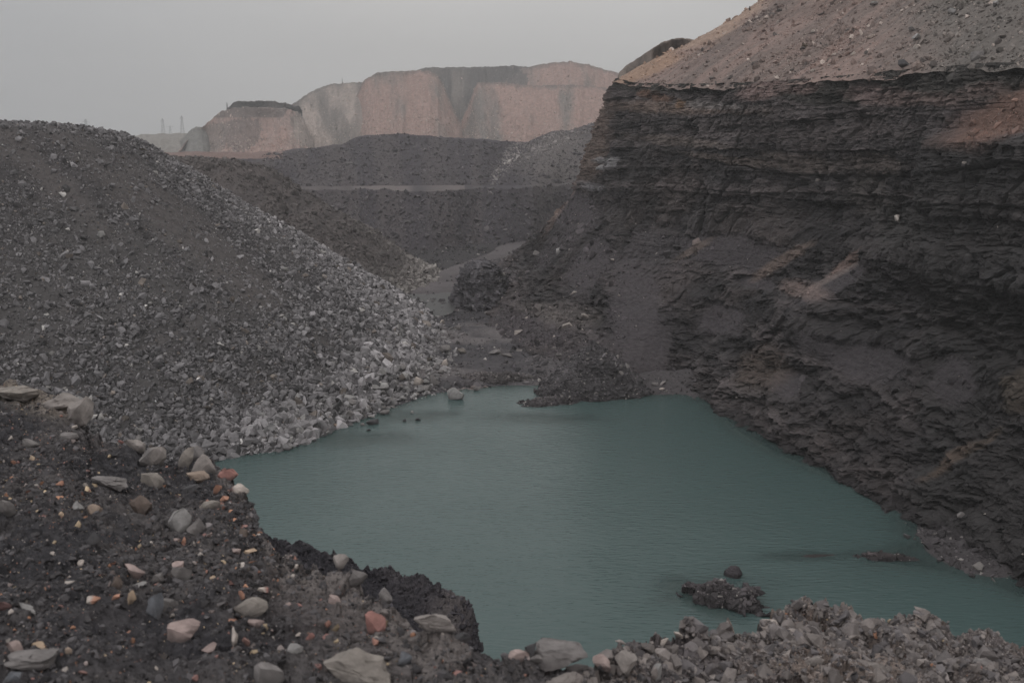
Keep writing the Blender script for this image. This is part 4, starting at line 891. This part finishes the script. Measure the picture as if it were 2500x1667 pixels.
# px, py, width px, height px, colour, tilt deg, label, (colour2, split)
STONES = [
 (150, 985, 150, 46, 'beige', 8, 'long pale layered slab at the upper left edge of the ledge'),
 (196, 1015, 62, 62, 'beige', 40, 'pale block breaking down at the right end of the layered slab'),
 (45, 962, 110, 44, 'olive', 0, 'brownish slab at the top left corner of the ledge'),
 (178, 1043, 18, 9, 'cream', 0, 'tiny cream chip just below the layered slab'),
 (172, 1067, 58, 24, 'grey', 12, 'flat grey pink stone below the cream chip, left of the rim'),
 (72, 1085, 46, 22, 'grey', -8, 'oval grey stone near the left side, with a dark shadowed underside'),
 (80, 1118, 20, 9, 'yellow', -25, 'small yellow chip below the oval grey stone'),
 (34, 1133, 16, 9, 'orange', -10, 'small orange chip at the left below the oval grey stone'),
 (303, 1073, 20, 10, 'red', 0, 'small red stone just left of the orange sliver at the rim'),
 (342, 1084, 36, 12, 'orange', -6, 'bright orange sliver near the rim above the beige block'),
 (388, 1096, 20, 14, 'red', 0, 'small dull red stone right of the orange sliver'),
 (362, 1068, 60, 30, 'beige', 0, 'flat pale rock on the rim directly above the orange sliver'),
 (374, 1122, 74, 42, 'grey', 18, 'two faced grey block, light left face and brown right face, near the rim', ('beige', .0)),
 (262, 1176, 104, 28, 'grey', -14, 'long thin grey slab leaning up to the right, mid ledge'),
 (372, 1174, 60, 34, 'olive', -4, 'flat topped dull block right of the long thin slab'),
 (148, 1183, 24, 12, 'orange', 0, 'small orange and grey stone left of the long thin slab'),
 (18, 1246, 62, 42, 'grey', 10, 'broad grey stone cut by the left edge of the picture'),
 (190, 1240, 34, 24, 'lgrey', -30, 'small light grey stone left of the tan wedge'),
 (226, 1240, 48, 38, 'tan', -35, 'tan wedge shaped stone beside the light grey stone'),
 (150, 1257, 14, 12, 'yellow', 0, 'tiny yellow pebble left of the tan wedge'),
 (345, 1240, 66, 44, 'brown', 5, 'dark brown half buried block left of the forked grey stone'),
 (440, 1278, 58, 58, 'lgrey', -40, 'large light grey forked stone in the middle of the ledge'),
 (482, 1290, 44, 36, 'grey', 25, 'brown grey stone leaning on the right of the forked stone'),
 (457, 1120, 40, 54, 'olive', 60, 'upright brownish block at the rim, left of its rounded neighbour'),
 (498, 1138, 62, 54, 'beige', 30, 'rounded grey beige block at the rim beside the lake'),
 (489, 1096, 42, 30, 'grey', 0, 'pink topped grey rock at the rim behind the rounded block'),
 (558, 1160, 60, 22, 'red', 8, 'flat salmon red slab at the rim above the water'),
 (582, 1195, 46, 34, 'cream', 8, 'cream block with a maroon left end, under the salmon slab', ('cream', -.22), 'maroon'),
 (483, 1166, 54, 32, 'tan', 35, 'tilted tan oblong stone left of the salmon slab'),
 (532, 1196, 26, 26, 'orange', 0, 'rounded orange stone left of the cream and maroon block'),
 (548, 1218, 26, 14, 'orange', 20, 'small orange chips piled below the rounded orange stone'),
 (517, 1232, 56, 36, 'olive', 18, 'dull grey brown stone below the rounded orange stone'),
 (466, 1196, 46, 20, 'dgrey', 20, 'dark grey flat stone below the tilted tan oblong'),
 (508, 1308, 26, 12, 'pink', 12, 'small pink sliver right of the forked stone'),
 (447, 1324, 16, 20, 'orange', 0, 'small orange stone under the forked stone'),
 (432, 1318, 18, 12, 'pink', 0, 'small pinkish pebble just left of the orange one under the forked stone'),
 (596, 1306, 22, 22, 'brown', 0, 'small brown lump on the clay near the rim'),
 (575, 1348, 32, 18, 'pink', -8, 'pale pink stone below the rim clay'),
 (610, 1346, 36, 10, 'yellow', 18, 'thin yellow sliver right of the pale pink stone'),
 (433, 1378, 34, 26, 'pink', 10, 'whitish pink cube shaped stone in the middle of the ledge'),
 (446, 1402, 48, 38, 'grey', 0, 'square grey stone just below the whitish pink cube'),
 (222, 1326, 48, 32, 'dgrey', 25, 'dark slate coloured stone left of centre on the ledge'),
 (336, 1396, 58, 32, 'pink', -30, 'pinkish oblong stone above a white grey one'),
 (338, 1430, 50, 24, 'lgrey', 0, 'white grey flat stone under the pinkish oblong'),
 (388, 1413, 44, 20, 'grey', 25, 'elongated grey stone between the pinkish oblong and the square stone'),
 (288, 1452, 30, 16, 'orange', 0, 'orange chip below and left of the white grey flat stone'),
 (320, 1460, 20, 32, 'yellow', -60, 'upright yellow brown sliver beside the orange chip'),
 (288, 1424, 42, 32, 'brown', 0, 'brown crumbling stone left of the pinkish oblong'),
 (224, 1468, 38, 20, 'cream', 8, 'white stone with an orange right end, left part of the ledge', ('orange', .08)),
 (200, 1374, 18, 15, 'cream', -30, 'small cream pebble above the white and orange stone'),
 (67, 1479, 68, 22, 'lgrey', -24, 'long light grey slab near the left edge'),
 (17, 1477, 42, 32, 'maroon', -10, 'dull maroon stone at the left edge beside the long light slab'),
 (376, 1480, 44, 64, 'blue', 70, 'big blue grey stone with a dark left face'),
 (410, 1476, 44, 48, 'grey', 50, 'light grey stone joined to the right of the blue grey one'),
 (40, 1578, 54, 34, 'pink', -20, 'pinkish stone near the bottom left corner'),
 (92, 1577, 42, 16, 'yellow', 0, 'yellowish flat stone right of the pinkish corner stone'),
 (88, 1604, 128, 46, 'grey', 4, 'large half buried grey boulder in the bottom left corner'),
 (168, 1592, 26, 18, 'tan', 0, 'small tan stone right of the large corner boulder'),
 (36, 1658, 54, 28, 'blue', 0, 'blue grey stone cut by the bottom edge at the left'),
 (200, 1643, 30, 11, 'rust', -8, 'small rust brown sliver near the bottom edge'),
 (440, 1548, 78, 52, 'pink', -28, 'large pinkish brown angular stone, lower left of the ledge'),
 (508, 1582, 46, 26, 'pink', 40, 'pale oblong stone lying diagonally right of the pinkish brown one'),
 (575, 1562, 18, 38, 'cream', 85, 'narrow cream stone standing upright'),
 (600, 1567, 24, 20, 'rust', 0, 'small rust pink stone right of the narrow cream one'),
 (617, 1484, 82, 52, 'olive', -38, 'big smooth olive beige stone standing tilted in the middle'),
 (620, 1522, 44, 22, 'pink', 5, 'dusky pink stone tucked under the olive beige stone'),
 (592, 1457, 17, 22, 'orange', 80, 'small orange stone behind the olive beige stone'),
 (572, 1513, 26, 8, 'orange', 0, 'thin orange sliver at the left foot of the olive beige stone'),
 (643, 1440, 30, 12, 'cream', -12, 'cream and red sliver above the olive beige stone', ('red', .2)),
 (471, 1473, 28, 13, 'maroon', 0, 'small maroon stone above the pinkish brown one'),
 (515, 1411, 22, 12, 'yellow', -25, 'small pale orange pebble in the middle of the ledge'),
 (817, 1468, 38, 24, 'pink', 0, 'pink grey pointed stone above the brick red boulder'),
 (759, 1554, 26, 18, 'red', 0, 'small red rounded stone left of the brick red boulder'),
 (728, 1588, 56, 24, 'lgrey', 0, 'flat light grey stone below the small red rounded one'),
 (705, 1474, 24, 14, 'pink', 0, 'small dusky pink pebble right of the olive beige stone'),
 (732, 1478, 22, 10, 'red', 0, 'small reddish sliver right of the dusky pink pebble'),
 (650, 1652, 84, 56, 'grey', -10, 'large grey stone at the bottom edge left of the great beige boulder'),
 (830, 1372, 48, 34, 'beige', 10, 'pale beige block on the rim above the coal ledge'),
 (722, 1384, 13, 15, 'cream', 0, 'tiny cream and red pebble near the rim'),
 (907, 1527, 74, 52, 'red', 6, 'brick red boulder in the middle of the foreground'),
 (872, 1632, 200, 92, 'olive', -18, 'great rough beige boulder at the bottom edge of the picture'),
 (902, 1398, 56, 40, 'grey', 25, 'grey faceted block on the rim right of the pale beige block'),
 (940, 1440, 44, 40, 'grey', 50, 'grey clay lump on the rim below the faceted block'),
 (1065, 1520, 108, 52, 'beige', -4, 'pale triangular rock on the rim with a white vein'),
 (880, 1403, 18, 10, 'yellow', 20, 'small orange yellow pebble by the faceted block'),
 (990, 1613, 40, 34, 'blue', 0, 'blue grey stone right of the great beige boulder'),
 (1130, 1548, 50, 24, 'dgrey', 10, 'dark slab beside the triangular rock on the rim'),
 (1378, 1584, 148, 62, 'grey', -2, 'big flat topped grey slab on the rim at bottom centre'),
 (1262, 1588, 52, 32, 'pink', -15, 'pinkish block left of the big flat topped slab'),
 (1295, 1588, 28, 36, 'dgrey', 70, 'dark block wedged against the left side of the big slab'),
 (1476, 1618, 50, 32, 'pink', 14, 'pinkish angular stone just right of the big slab'),
 (1527, 1625, 56, 60, 'beige', 60, 'upright pale grey stone right of the big slab'),
 (1604, 1650, 32, 42, 'lgrey', 80, 'rounded whitish stone standing at the bottom edge'),
 (1378, 1656, 104, 28, 'beige', 6, 'smooth beige stone at the bottom edge under the big slab'),
 (1307, 1614, 38, 24, 'grey', 0, 'rounded grey stone at the lower left foot of the big slab'),
 (1619, 1546, 34, 12, 'cream', 38, 'white sliver leaning on the rubble crest, left one of the pair'),
 (1645, 1546, 30, 14, 'cream', -50, 'white sliver leaning on the rubble crest, right one of the pair'),
 (1883, 1520, 50, 18, 'cream', 4, 'flat white stone on the crest of the right hand rubble'),
 (2290, 1548, 44, 26, 'grey', 0, 'rounded grey lump on the skyline of the right hand rubble'),
 (2250, 1590, 50, 30, 'grey', 8, 'broad grey lump below the rounded skyline lump'),
 (1990, 1615, 60, 30, 'beige', 0, 'pale brown flat rock in the middle of the right hand rubble'),
 (2130, 1640, 90, 40, 'beige', 5, 'wide pale brown slab near the bottom right'),
 (2400, 1625, 60, 34, 'grey', -8, 'grey block near the right edge of the rubble'),
]
for k, s_ in enumerate(STONES):
    px_, py_, w_, h_, cname, tilt, label = s_[:7]
    P0, dd_ = ledge_pt(px_, py_ + h_ * .28)
    W_ = w_ * dd_ / FPX; H_ = h_ * dd_ / FPX
    c1 = alb(*PAL[cname]); c2 = None; spl = None
    if len(s_) > 7:
        c2 = alb(*PAL[s_[7][0]]); spl = s_[7][1]
        if len(s_) > 8: c1 = alb(*PAL[s_[8]])
    big_ = W_ > .12
    vert = H_ > W_ * .8 and abs(tilt) > 30
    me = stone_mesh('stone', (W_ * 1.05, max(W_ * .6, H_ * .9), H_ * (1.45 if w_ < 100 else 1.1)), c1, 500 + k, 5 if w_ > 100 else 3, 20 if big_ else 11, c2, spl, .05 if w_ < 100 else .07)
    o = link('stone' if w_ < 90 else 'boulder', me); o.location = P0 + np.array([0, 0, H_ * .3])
    t_ = 0 if vert else -math.radians(tilt) * .6
    o.rotation_euler = (math.radians(-8), t_, rng.uniform(-.25, .25))
    tag(o, label, 'stone' if w_ < 90 else 'boulder')

# more loose stones between them: every one its own object, nothing tells them apart
r = np.random.default_rng(77)
used = np.array([(s_[0], s_[1], s_[2]) for s_ in STONES], float)
kinds = [('grey', 'small grey stone lying loose in the black soil of the near ledge', .46), ('pink', 'small pinkish stone lying loose in the black soil of the near ledge', .16), ('orange', 'small orange stone chip lying loose in the black soil of the near ledge', .1),
         ('cream', 'small cream coloured stone chip lying loose in the black soil of the near ledge', .1), ('dgrey', 'small dark slate stone lying loose in the black soil of the near ledge', .18)]
protos_s = {}
for cn_, lb_, _ in kinds:
    for q in range(3): protos_s[cn_, q] = stone_mesh('stone', (1, .8, .7), alb(*PAL[cn_]) * .85, 700 + q + 10 * len(cn_), 2, 10)
nmade = 0; grp_ids = []
while nmade < 45:
    x_ = r.uniform(0, 1250); y_ = r.uniform(1040, 1660)
    if x_ > 560 and y_ < 1300 + (x_ - 600) * .45: continue
    if y_ < 1040 + x_ * .25: continue
    if np.any(np.hypot(used[:, 0] - x_, (used[:, 1] - y_) * 1.4) < used[:, 2] * .6 + 12): continue
    P0, dd_ = ledge_pt(x_, y_)
    u = r.uniform(); acc = 0
    for cn_, lb_, fr in kinds:
        acc += fr
        if u < acc: break
    wpx = min(8 * (1 - r.uniform()) ** -.35, 22); W_ = wpx * dd_ / FPX
    o = link('stone', protos_s[cn_, int(r.integers(0, 3))]); o.scale = (W_, W_, W_); o.location = P0 + np.array([0, 0, W_ * .12])
    o.rotation_euler = (r.normal(0, .25), r.normal(0, .25), r.uniform(0, 6.28)); tag(o, lb_, 'stone', cn_.replace('dgrey', 'dark slate') + ' stones scattered on the near ledge')
    used = np.vstack([used, [x_, y_, wpx]]); nmade += 1

# ------------------------------------------------------------------ boulders along the foot of the heap and in the water
def snap(px, py):
    best = None
    for (X_, Y_, Z_, qx, qy) in (H1[:5], (GX, GY, GZ, Gpx, Gpy), H2[:5], CL[:5]):
        d2 = (qx - px) ** 2 + (qy - py) ** 2
        k = np.unravel_index(np.argmin(d2), d2.shape)
        if d2[k] < 49:
            p = np.array([X_[k], Y_[k], Z_[k]])
            if p[2] < -.6: continue
            if best is None or p[1] < best[1]: best = p
    w_ = at_z(px, py, 0.0)
    if best is None or (best[2] < .02): best = w_
    return best
BL = [
 (1109, 966, 46, 28, 'lgrey', 'large pale boulder alone in the water off the heap, like a small pyramid'), (1164, 949, 19, 12, 'grey', 'small grey rock in the water right of the pyramid boulder'),
 (1093, 946, 24, 15, 'dgrey', 'dark block at the waterline directly above the pyramid boulder'), (909, 1032, 31, 12, 'dgrey', 'long low dark rock in the shallows, nearest group to the heap'),
 (938, 1008, 25, 11, 'grey', 'grey oblong rock in the shallows right of the heap foot'), (905, 1017, 17, 9, 'lgrey', 'small light rock in the shallows above the long low dark rock'),
 (884, 1037, 13, 6, 'grey', 'tiny flat rock in the shallows left of the long low dark rock'), (899, 1050, 11, 7, 'dgrey', 'tiny dark rock, lowest of the group in the shallows'),
 (988, 1027, 10, 6, 'dgrey', 'tiny dark rock far out in the shallows, left one of two'), (1020, 1024, 14, 7, 'dgrey', 'small dark rock far out in the shallows, right one of two'),
 (1006, 1007, 9, 5, 'lgrey', 'tiny pale rock just above the two dark rocks far out'), (957, 993, 15, 8, 'grey', 'small grey rock touching the shore at the shallows'),
 (798, 1059, 17, 10, 'lgrey', 'small pale rock in the water below the shore boulders'), (767, 1076, 12, 5, 'dgrey', 'tiny dark rock awash left of the small pale rock'),
 (819, 1038, 15, 12, 'tan', 'small tan boulder at the waterline'), (853, 1011, 30, 21, 'grey', 'squat grey boulder at the waterline with a pointed right side'),
 (898, 998, 25, 21, 'grey', 'rounded grey boulder at the waterline right of the squat one'), (857, 987, 30, 17, 'grey', 'flat faced grey boulder above the squat waterline boulder'),
 (849, 973, 34, 18, 'lgrey', 'long pale boulder resting above the flat faced one'), (909, 982, 25, 21, 'grey', 'grey boulder right of the flat faced one'),
 (981, 972, 25, 18, 'lgrey', 'light rounded boulder at the waterline in the middle of the shore'), (962, 978, 18, 13, 'grey', 'darker boulder touching the left of the light rounded one'),
 (1014, 963, 18, 10, 'beige', 'small beige stone on the shore right of the light rounded boulder'), (1040, 950, 27, 14, 'grey', 'flat grey boulder at the far end of the boulder shore'),
 (1019, 936, 26, 20, 'cream', 'pale ridged boulder with sharp edges behind the far shore end'), (1056, 930, 20, 24, 'grey', 'tall grey boulder on bare ground near the far shore end'),
 (994, 926, 29, 21, 'lgrey', 'large rounded light boulder left of the pale ridged one'), (1004, 902, 31, 18, 'lgrey', 'broad light boulder on the bare ground above the rounded one'),
 (982, 901, 17, 18, 'grey', 'grey boulder joined to the left of the broad light one'), (1085, 892, 21, 25, 'cream', 'brightest white upright boulder on the dark ground'),
 (1078, 910, 16, 11, 'grey', 'small grey stone at the foot of the brightest white boulder'), (1048, 891, 14, 12, 'lgrey', 'small light boulder between the broad one and the brightest one'),
 (1049, 875, 18, 11, 'lgrey', 'flat light stone on the bare ground above the small light boulder'), (1087, 855, 29, 20, 'grey', 'angular grey boulder on the pit floor left of the olive one'),
 (1131, 858, 26, 18, 'olive', 'olive brown boulder alone on the pit floor'), (1027, 856, 20, 13, 'lgrey', 'light oval boulder left of the angular one on the pit floor'),
 (1042, 830, 25, 20, 'grey', 'grey cracked boulder on the pit floor near the upper heap foot'), (969, 806, 17, 17, 'lgrey', 'cube like light boulder at the upper heap foot'),
 (983, 815, 18, 20, 'lgrey', 'narrow light boulder right of the cube like one'), (1002, 822, 21, 14, 'lgrey', 'low light boulder right of the narrow one'),
 (995, 844, 50, 28, 'lgrey', 'great pale double boulder on the upper heap foot'), (971, 868, 42, 27, 'lgrey', 'great pale boulder below the double one'),
 (932, 863, 32, 27, 'grey', 'great grey boulder left of the pale pair'), (1014, 795, 28, 20, 'cream', 'whitish boulder at the tip of the heap, left one of two'),
 (1037, 792, 29, 20, 'cream', 'whitish boulder at the tip of the heap, right one of two'), (1081, 788, 13, 9, 'cream', 'small white cube on the ground right of the heap tip'),
 (1115, 803, 21, 12, 'grey', 'grey boulder at the foot of the blocky outcrop'), (889, 919, 20, 20, 'lgrey', 'round light boulder among the shore boulders'),
 (929, 915, 28, 20, 'lgrey', 'pale fractured boulder right of the round one'), (902, 942, 17, 12, 'black', 'nearly black boulder among the pale ones'),
 (907, 932, 26, 14, 'cream', 'white streaked boulder above the nearly black one'), (929, 948, 42, 24, 'lgrey', 'large pale boulder right of the nearly black one'),
 (738, 976, 24, 20, 'dgrey', 'dark rounded boulder on the left of the boulder shore'), (775, 1012, 28, 20, 'grey', 'dull boulder above the long pale shore boulder'),
 (761, 1037, 40, 18, 'lgrey', 'long pale boulder at the waterline on the left'), (737, 1024, 20, 14, 'lgrey', 'light oblong boulder above the left waterline'),
 (728, 1054, 32, 26, 'lgrey', 'big light boulder above the waterline at the left end'), (712, 1031, 18, 14, 'cream', 'small whitish boulder beside the big light one at the left end'),
 (707, 1092, 22, 13, 'lgrey', 'light rock in the water at the left end of the boulders'), (766, 825, 27, 17, 'dgrey', 'big dark boulder high on the heap with pale stones beside it'),
 (721, 764, 17, 11, 'lgrey', 'lone light boulder higher up on the heap'), (1212, 862, 36, 9, 'grey', 'long flat shale slab on the pit floor'), (1238, 870, 34, 8, 'grey', 'second flat shale slab just right of the long one'),
 (1365, 850, 18, 10, 'grey', 'small grey slab on the pit floor below the talus'), (1378, 866, 15, 8, 'grey', 'smaller grey slab below the small one on the floor'),
 (1462, 852, 14, 12, 'dgrey', 'dark block resting on the smooth talus foot'), (1533, 902, 15, 20, 'grey', 'upright grey block near the mound on the far shore'),
 (1597, 936, 18, 10, 'grey', 'grey rock right of the mound behind the shore'), (1619, 948, 14, 8, 'cream', 'whitish small rock near the water right of the mound'),
 (1359, 617, 15, 19, 'lgrey', 'pale block standing out on the upper talus'), (1294, 624, 26, 18, 'grey', 'grey block left of the pale one on the upper talus'), (1275, 612, 15, 14, 'grey', 'grey block furthest left on the upper talus'),
 (250, 578, 20, 17, 'lgrey', 'light boulder high on the left heap'), (270, 579, 18, 16, 'grey', 'grey boulder high on the left heap beside the light one'), (365, 372, 20, 13, 'lgrey', 'light boulder near the top right of the left heap'),
 (335, 1078, 24, 18, 'grey', 'pale grey boulder at the heap foot just above the near ledge'), (195, 975, 26, 12, 'lgrey', 'oval light boulder on the heap just above the layered slab'),
 (2216, 1310, 20, 11, 'dgrey', 'dark rock on the right shore beside the spit'), (2365, 1255, 24, 18, 'grey', 'grey block stuck on the right shore slope'),
]
for k, (px_, py_, w_, h_, cname, label) in enumerate(BL):
    P0 = snap(px_, py_ + h_ * .25); dd_ = P0[1] * CT - (P0[2] - CAMZ) * ST
    W_ = w_ * dd_ / FPX * 1.12; H_ = max(h_ * dd_ / FPX * 1.25, .35)
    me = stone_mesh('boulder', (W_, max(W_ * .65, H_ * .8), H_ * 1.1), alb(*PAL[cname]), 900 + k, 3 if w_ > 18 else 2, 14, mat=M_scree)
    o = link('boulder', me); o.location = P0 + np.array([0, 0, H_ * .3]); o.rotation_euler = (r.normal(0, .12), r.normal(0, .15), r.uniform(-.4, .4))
    tag(o, label, 'boulder')
pb = [stone_mesh('boulder', (1, .8, .62), alb(*c_), 990 + q, 2, 12, mat=M_scree) for q, c_ in enumerate([(100, 97, 97), (86, 84, 84), (112, 109, 108), (94, 91, 91)])]
nb = 0
while nb < 120:
    t_ = r.uniform(); x_ = 640 + 420 * t_; y_ = (1085 - 130 * t_) - abs(r.normal(0, 48)) * (1 + .3 * t_) + 6
    P0 = snap(x_, y_); dd_ = P0[1]
    if P0[2] < .05: continue
    W_ = r.uniform(.7, 1.35)
    o = link('boulder', pb[nb % 4]); o.scale = (W_, W_ * r.uniform(.8, 1.1), W_ * r.uniform(.8, 1.2)); o.location = P0 + np.array([0, 0, W_ * .22])
    o.rotation_euler = (r.normal(0, .3), r.normal(0, .3), r.uniform(0, 6.28)); nb += 1
    tag(o, 'pale grey boulder in the jumble at the lakeside foot of the left heap', 'boulder', 'pale boulders jumbled at the foot of the left heap')
# pale stones on the clay slope above the cliff
def snap_up(px, py):
    d2 = (US[3] - px) ** 2 + (US[4] - py) ** 2 + np.where(US[2] > 20, 0, 1e9); k = np.unravel_index(np.argmin(d2), d2.shape); return np.array([US[0][k], US[1][k], US[2][k]])
for k, (px_, py_, w_, h_, cn_, lb_) in enumerate([(2325, 33, 26, 16, 'lgrey', 'pale angular boulder high on the clay slope near the right edge'), (2232, 96, 28, 17, 'lgrey', 'light boulder high on the clay slope, upper of three in a row'),
        (2240, 115, 22, 12, 'cream', 'small white boulder right below the light one on the clay slope'), (2228, 148, 22, 14, 'lgrey', 'light boulder just above the cliff top, beside dark rubble'),
        (2205, 160, 30, 16, 'dgrey', 'dark rubble block just above the cliff top'), (2135, 8, 26, 10, 'lgrey', 'light flat boulder at the top edge of the picture'),
        (1986, 76, 14, 7, 'cream', 'small white stone in the middle of the clay slope'), (2228, 72, 20, 11, 'grey', 'grey stone above the row of light boulders on the clay slope'),
        (2430, 12, 26, 16, 'lgrey', 'pale boulder in the top right corner of the clay slope'), (2385, 140, 30, 22, 'grey', 'grey slab on the grey part of the clay slope near the cliff top'),
        (1632, 204, 12, 7, 'cream', 'small white stone on the cliff lip at the left')]):
    P0 = snap_up(px_, py_ + 4); W_ = w_ * P0[1] / FPX * 1.1; H_ = h_ * P0[1] / FPX * 1.3
    o = link('boulder', stone_mesh('boulder', (W_, W_ * .7, H_), alb(*PAL[cn_]), 1100 + k, 2, 12, mat=M_scree)); o.location = P0 + np.array([0, 0, H_ * .3]); o.rotation_euler = (0, r.normal(0, .2), r.uniform(-.4, .4))
    tag(o, lb_, 'boulder')

# ------------------------------------------------------------------ dry shrubs on the clay slope
M_twig = plain('dry_twig', (.075, .058, .045), .9); M_leaf = plain('dry_leaf', (.10, .075, .05), .9)
def shrub(px_, py_, wid, hgt, n, label, seed):
    P0 = snap_up(px_, py_); rr_ = np.random.default_rng(seed)
    root = bpy.data.objects.new('shrub', None); COL.objects.link(root); root.location = P0; root.empty_display_size = .3
    tag(root, label, 'shrub')
    V, Fc = [], []
    Lv, Lf = [], []
    for q in range(n):
        b = np.array([rr_.normal(0, wid * .2), rr_.normal(0, wid * .12), -.1]); tip = b + np.array([rr_.normal(0, wid * .26), rr_.normal(0, wid * .2), hgt * rr_.uniform(.5, 1.1)])
        mid = (b + tip) / 2 + rr_.normal(0, .08, 3)
        for p0, p1, r0 in ((b, mid, .022), (mid, tip, .014)):
            k0 = len(V)
            for pp, rad in ((p0, r0), (p1, r0 * .7)):
                for a_ in range(3): V.append(pp + rad * np.array([math.cos(a_ * 2.09), math.sin(a_ * 2.09), 0]))
            for a_ in range(3): Fc.append([k0 + a_, k0 + (a_ + 1) % 3, k0 + 3 + (a_ + 1) % 3, k0 + 3 + a_])
        for _ in range(22):
            c_ = b + (tip - b) * rr_.uniform(.3, 1.05) + rr_.normal(0, .13, 3); d1 = rr_.normal(0, .05, 3); d2 = rr_.normal(0, .05, 3)
            k0 = len(Lv); Lv += [c_ - d1, c_ + d2, c_ + d1, c_ - d2]; Lf.append([k0, k0 + 1, k0 + 2, k0 + 3])
    link('twigs', raw_mesh('twigs', np.array(V), Fc, None, M_twig), root); link('foliage', raw_mesh('foliage', np.array(Lv), Lf, None, M_leaf), root)
shrub(1856, 128, 3.0, 1.3, 70, 'wide dry brown shrub growing on the clay slope above the cliff', 3)
shrub(1965, 118, .8, .6, 14, 'small dark shrub right of the wide brown one on the clay slope', 4)

# ------------------------------------------------------------------ pylons and masts on the horizon
M_steel = plain('galvanised_steel', (.13, .135, .14), .6, .3)
def bars(segs, t):
    V, Fc = [], []
    for a_, b_ in segs:
        a_, b_ = np.array(a_, float), np.array(b_, float); d_ = b_ - a_; d_ /= np.linalg.norm(d_)
        u = np.cross(d_, [0, 1, 0.01]); u /= np.linalg.norm(u); w2 = np.cross(d_, u); k0 = len(V)
        for pp in (a_, b_):
            for su, sw in ((1, 1), (-1, 1), (-1, -1), (1, -1)): V.append(pp + (u * su + w2 * sw) * t / 2)
        Fc += [[k0, k0+1, k0+5, k0+4], [k0+1, k0+2, k0+6, k0+5], [k0+2, k0+3, k0+7, k0+6], [k0+3, k0, k0+4, k0+7], [k0, k0+3, k0+2, k0+1], [k0+4, k0+5, k0+6, k0+7]]
    return np.array(V), Fc
def pylon(px_, top_py, base_py, Yd, wide, arms, label, t=.3, cat='pylon', name='pylon'):
    b_ = at_Y(px_, base_py, Yd); tp = at_Y(px_, top_py, Yd); H_ = tp[2] - b_[2]
    root = bpy.data.objects.new(name, None); COL.objects.link(root); root.location = b_; tag(root, label, cat)
    hw = lambda z: wide / 2 * (1 - .85 * z / H_) + .12
    segs, nlev = [], 7
    for lv in range(nlev):
        z0, z1 = H_ * lv / nlev, H_ * (lv + 1) / nlev; h0, h1 = hw(z0), hw(z1)
        cs0 = [(-h0, -h0, z0), (h0, -h0, z0), (h0, h0, z0), (-h0, h0, z0)]; cs1 = [(-h1, -h1, z1), (h1, -h1, z1), (h1, h1, z1), (-h1, h1, z1)]
        for q in range(4):
            segs.append((cs0[q], cs1[q])); segs.append((cs0[q], cs1[(q + 1) % 4])); segs.append((cs1[q], cs1[(q + 1) % 4]))
    V, Fc = bars(segs, t); link('lattice_mast', raw_mesh('lattice_mast', V, Fc, None, M_steel), root)
    for fz, al in arms:
        z = H_ * fz; V, Fc = bars([((-al, 0, z), (0, 0, z + .9)), ((al, 0, z), (0, 0, z + .9)), ((-al, 0, z), (al, 0, z)), ((-al, 0, z), (-al, 0, z - 1.2)), ((al, 0, z), (al, 0, z - 1.2))], t)
        link('crossarm', raw_mesh('crossarm', V, Fc, None, M_steel), root)
pylon(212, 291, 332, 900, 4.2, [(.62, 4.5), (.82, 3.2)], 'broad lattice pylon above the left heap, leftmost on the horizon', .08)
pylon(399, 290, 328, 950, 3.0, [(.84, 2.2)], 'slim lattice pylon above the low hills, left one of the tall pair', .08)
pylon(446, 283, 327, 950, 3.0, [(.86, 2.2)], 'slim lattice pylon above the low hills, right one of the tall pair', .085)
pylon(416, 308, 326, 1100, 2.4, [(.9, 4)], 'faint short pylon between the tall pair', .06)
pylon(555, 251, 270, 905, .9, [], 'thin mast at the left end of the coal capped dump', .12, 'mast', 'mast')
pylon(836, 192, 214, 1095, .8, [], 'thin mast on the crest of the higher clay dump', .12, 'mast', 'mast')

# ------------------------------------------------------------------ haze: one closed box of air round the whole pit
def box(name, lo, hi, mat):
    V = [(x, y, z) for x in (lo[0], hi[0]) for y in (lo[1], hi[1]) for z in (lo[2], hi[2])]
    Fc = [[0, 1, 3, 2], [4, 6, 7, 5], [0, 4, 5, 1], [2, 3, 7, 6], [0, 2, 6, 4], [1, 5, 7, 3]]
    return link(name, raw_mesh(name, np.array(V, float), Fc, None, mat))
mh = bpy.data.materials.new('haze'); mh.use_nodes = True; t = mh.node_tree; t.nodes.clear()
pv = N(t, 'ShaderNodeVolumePrincipled'); pv.inputs['Density'].default_value = 0.0004; pv.inputs['Color'].default_value = (.99, .99, .99, 1); pv.inputs['Anisotropy'].default_value = .1
mo = N(t, 'ShaderNodeOutputMaterial'); t.links.new(pv.outputs[0], mo.inputs['Volume'])
hz_ = box('haze', (-1750, -1750, -12), (1750, 1750, 150), mh); tag(hz_, kind='stuff')
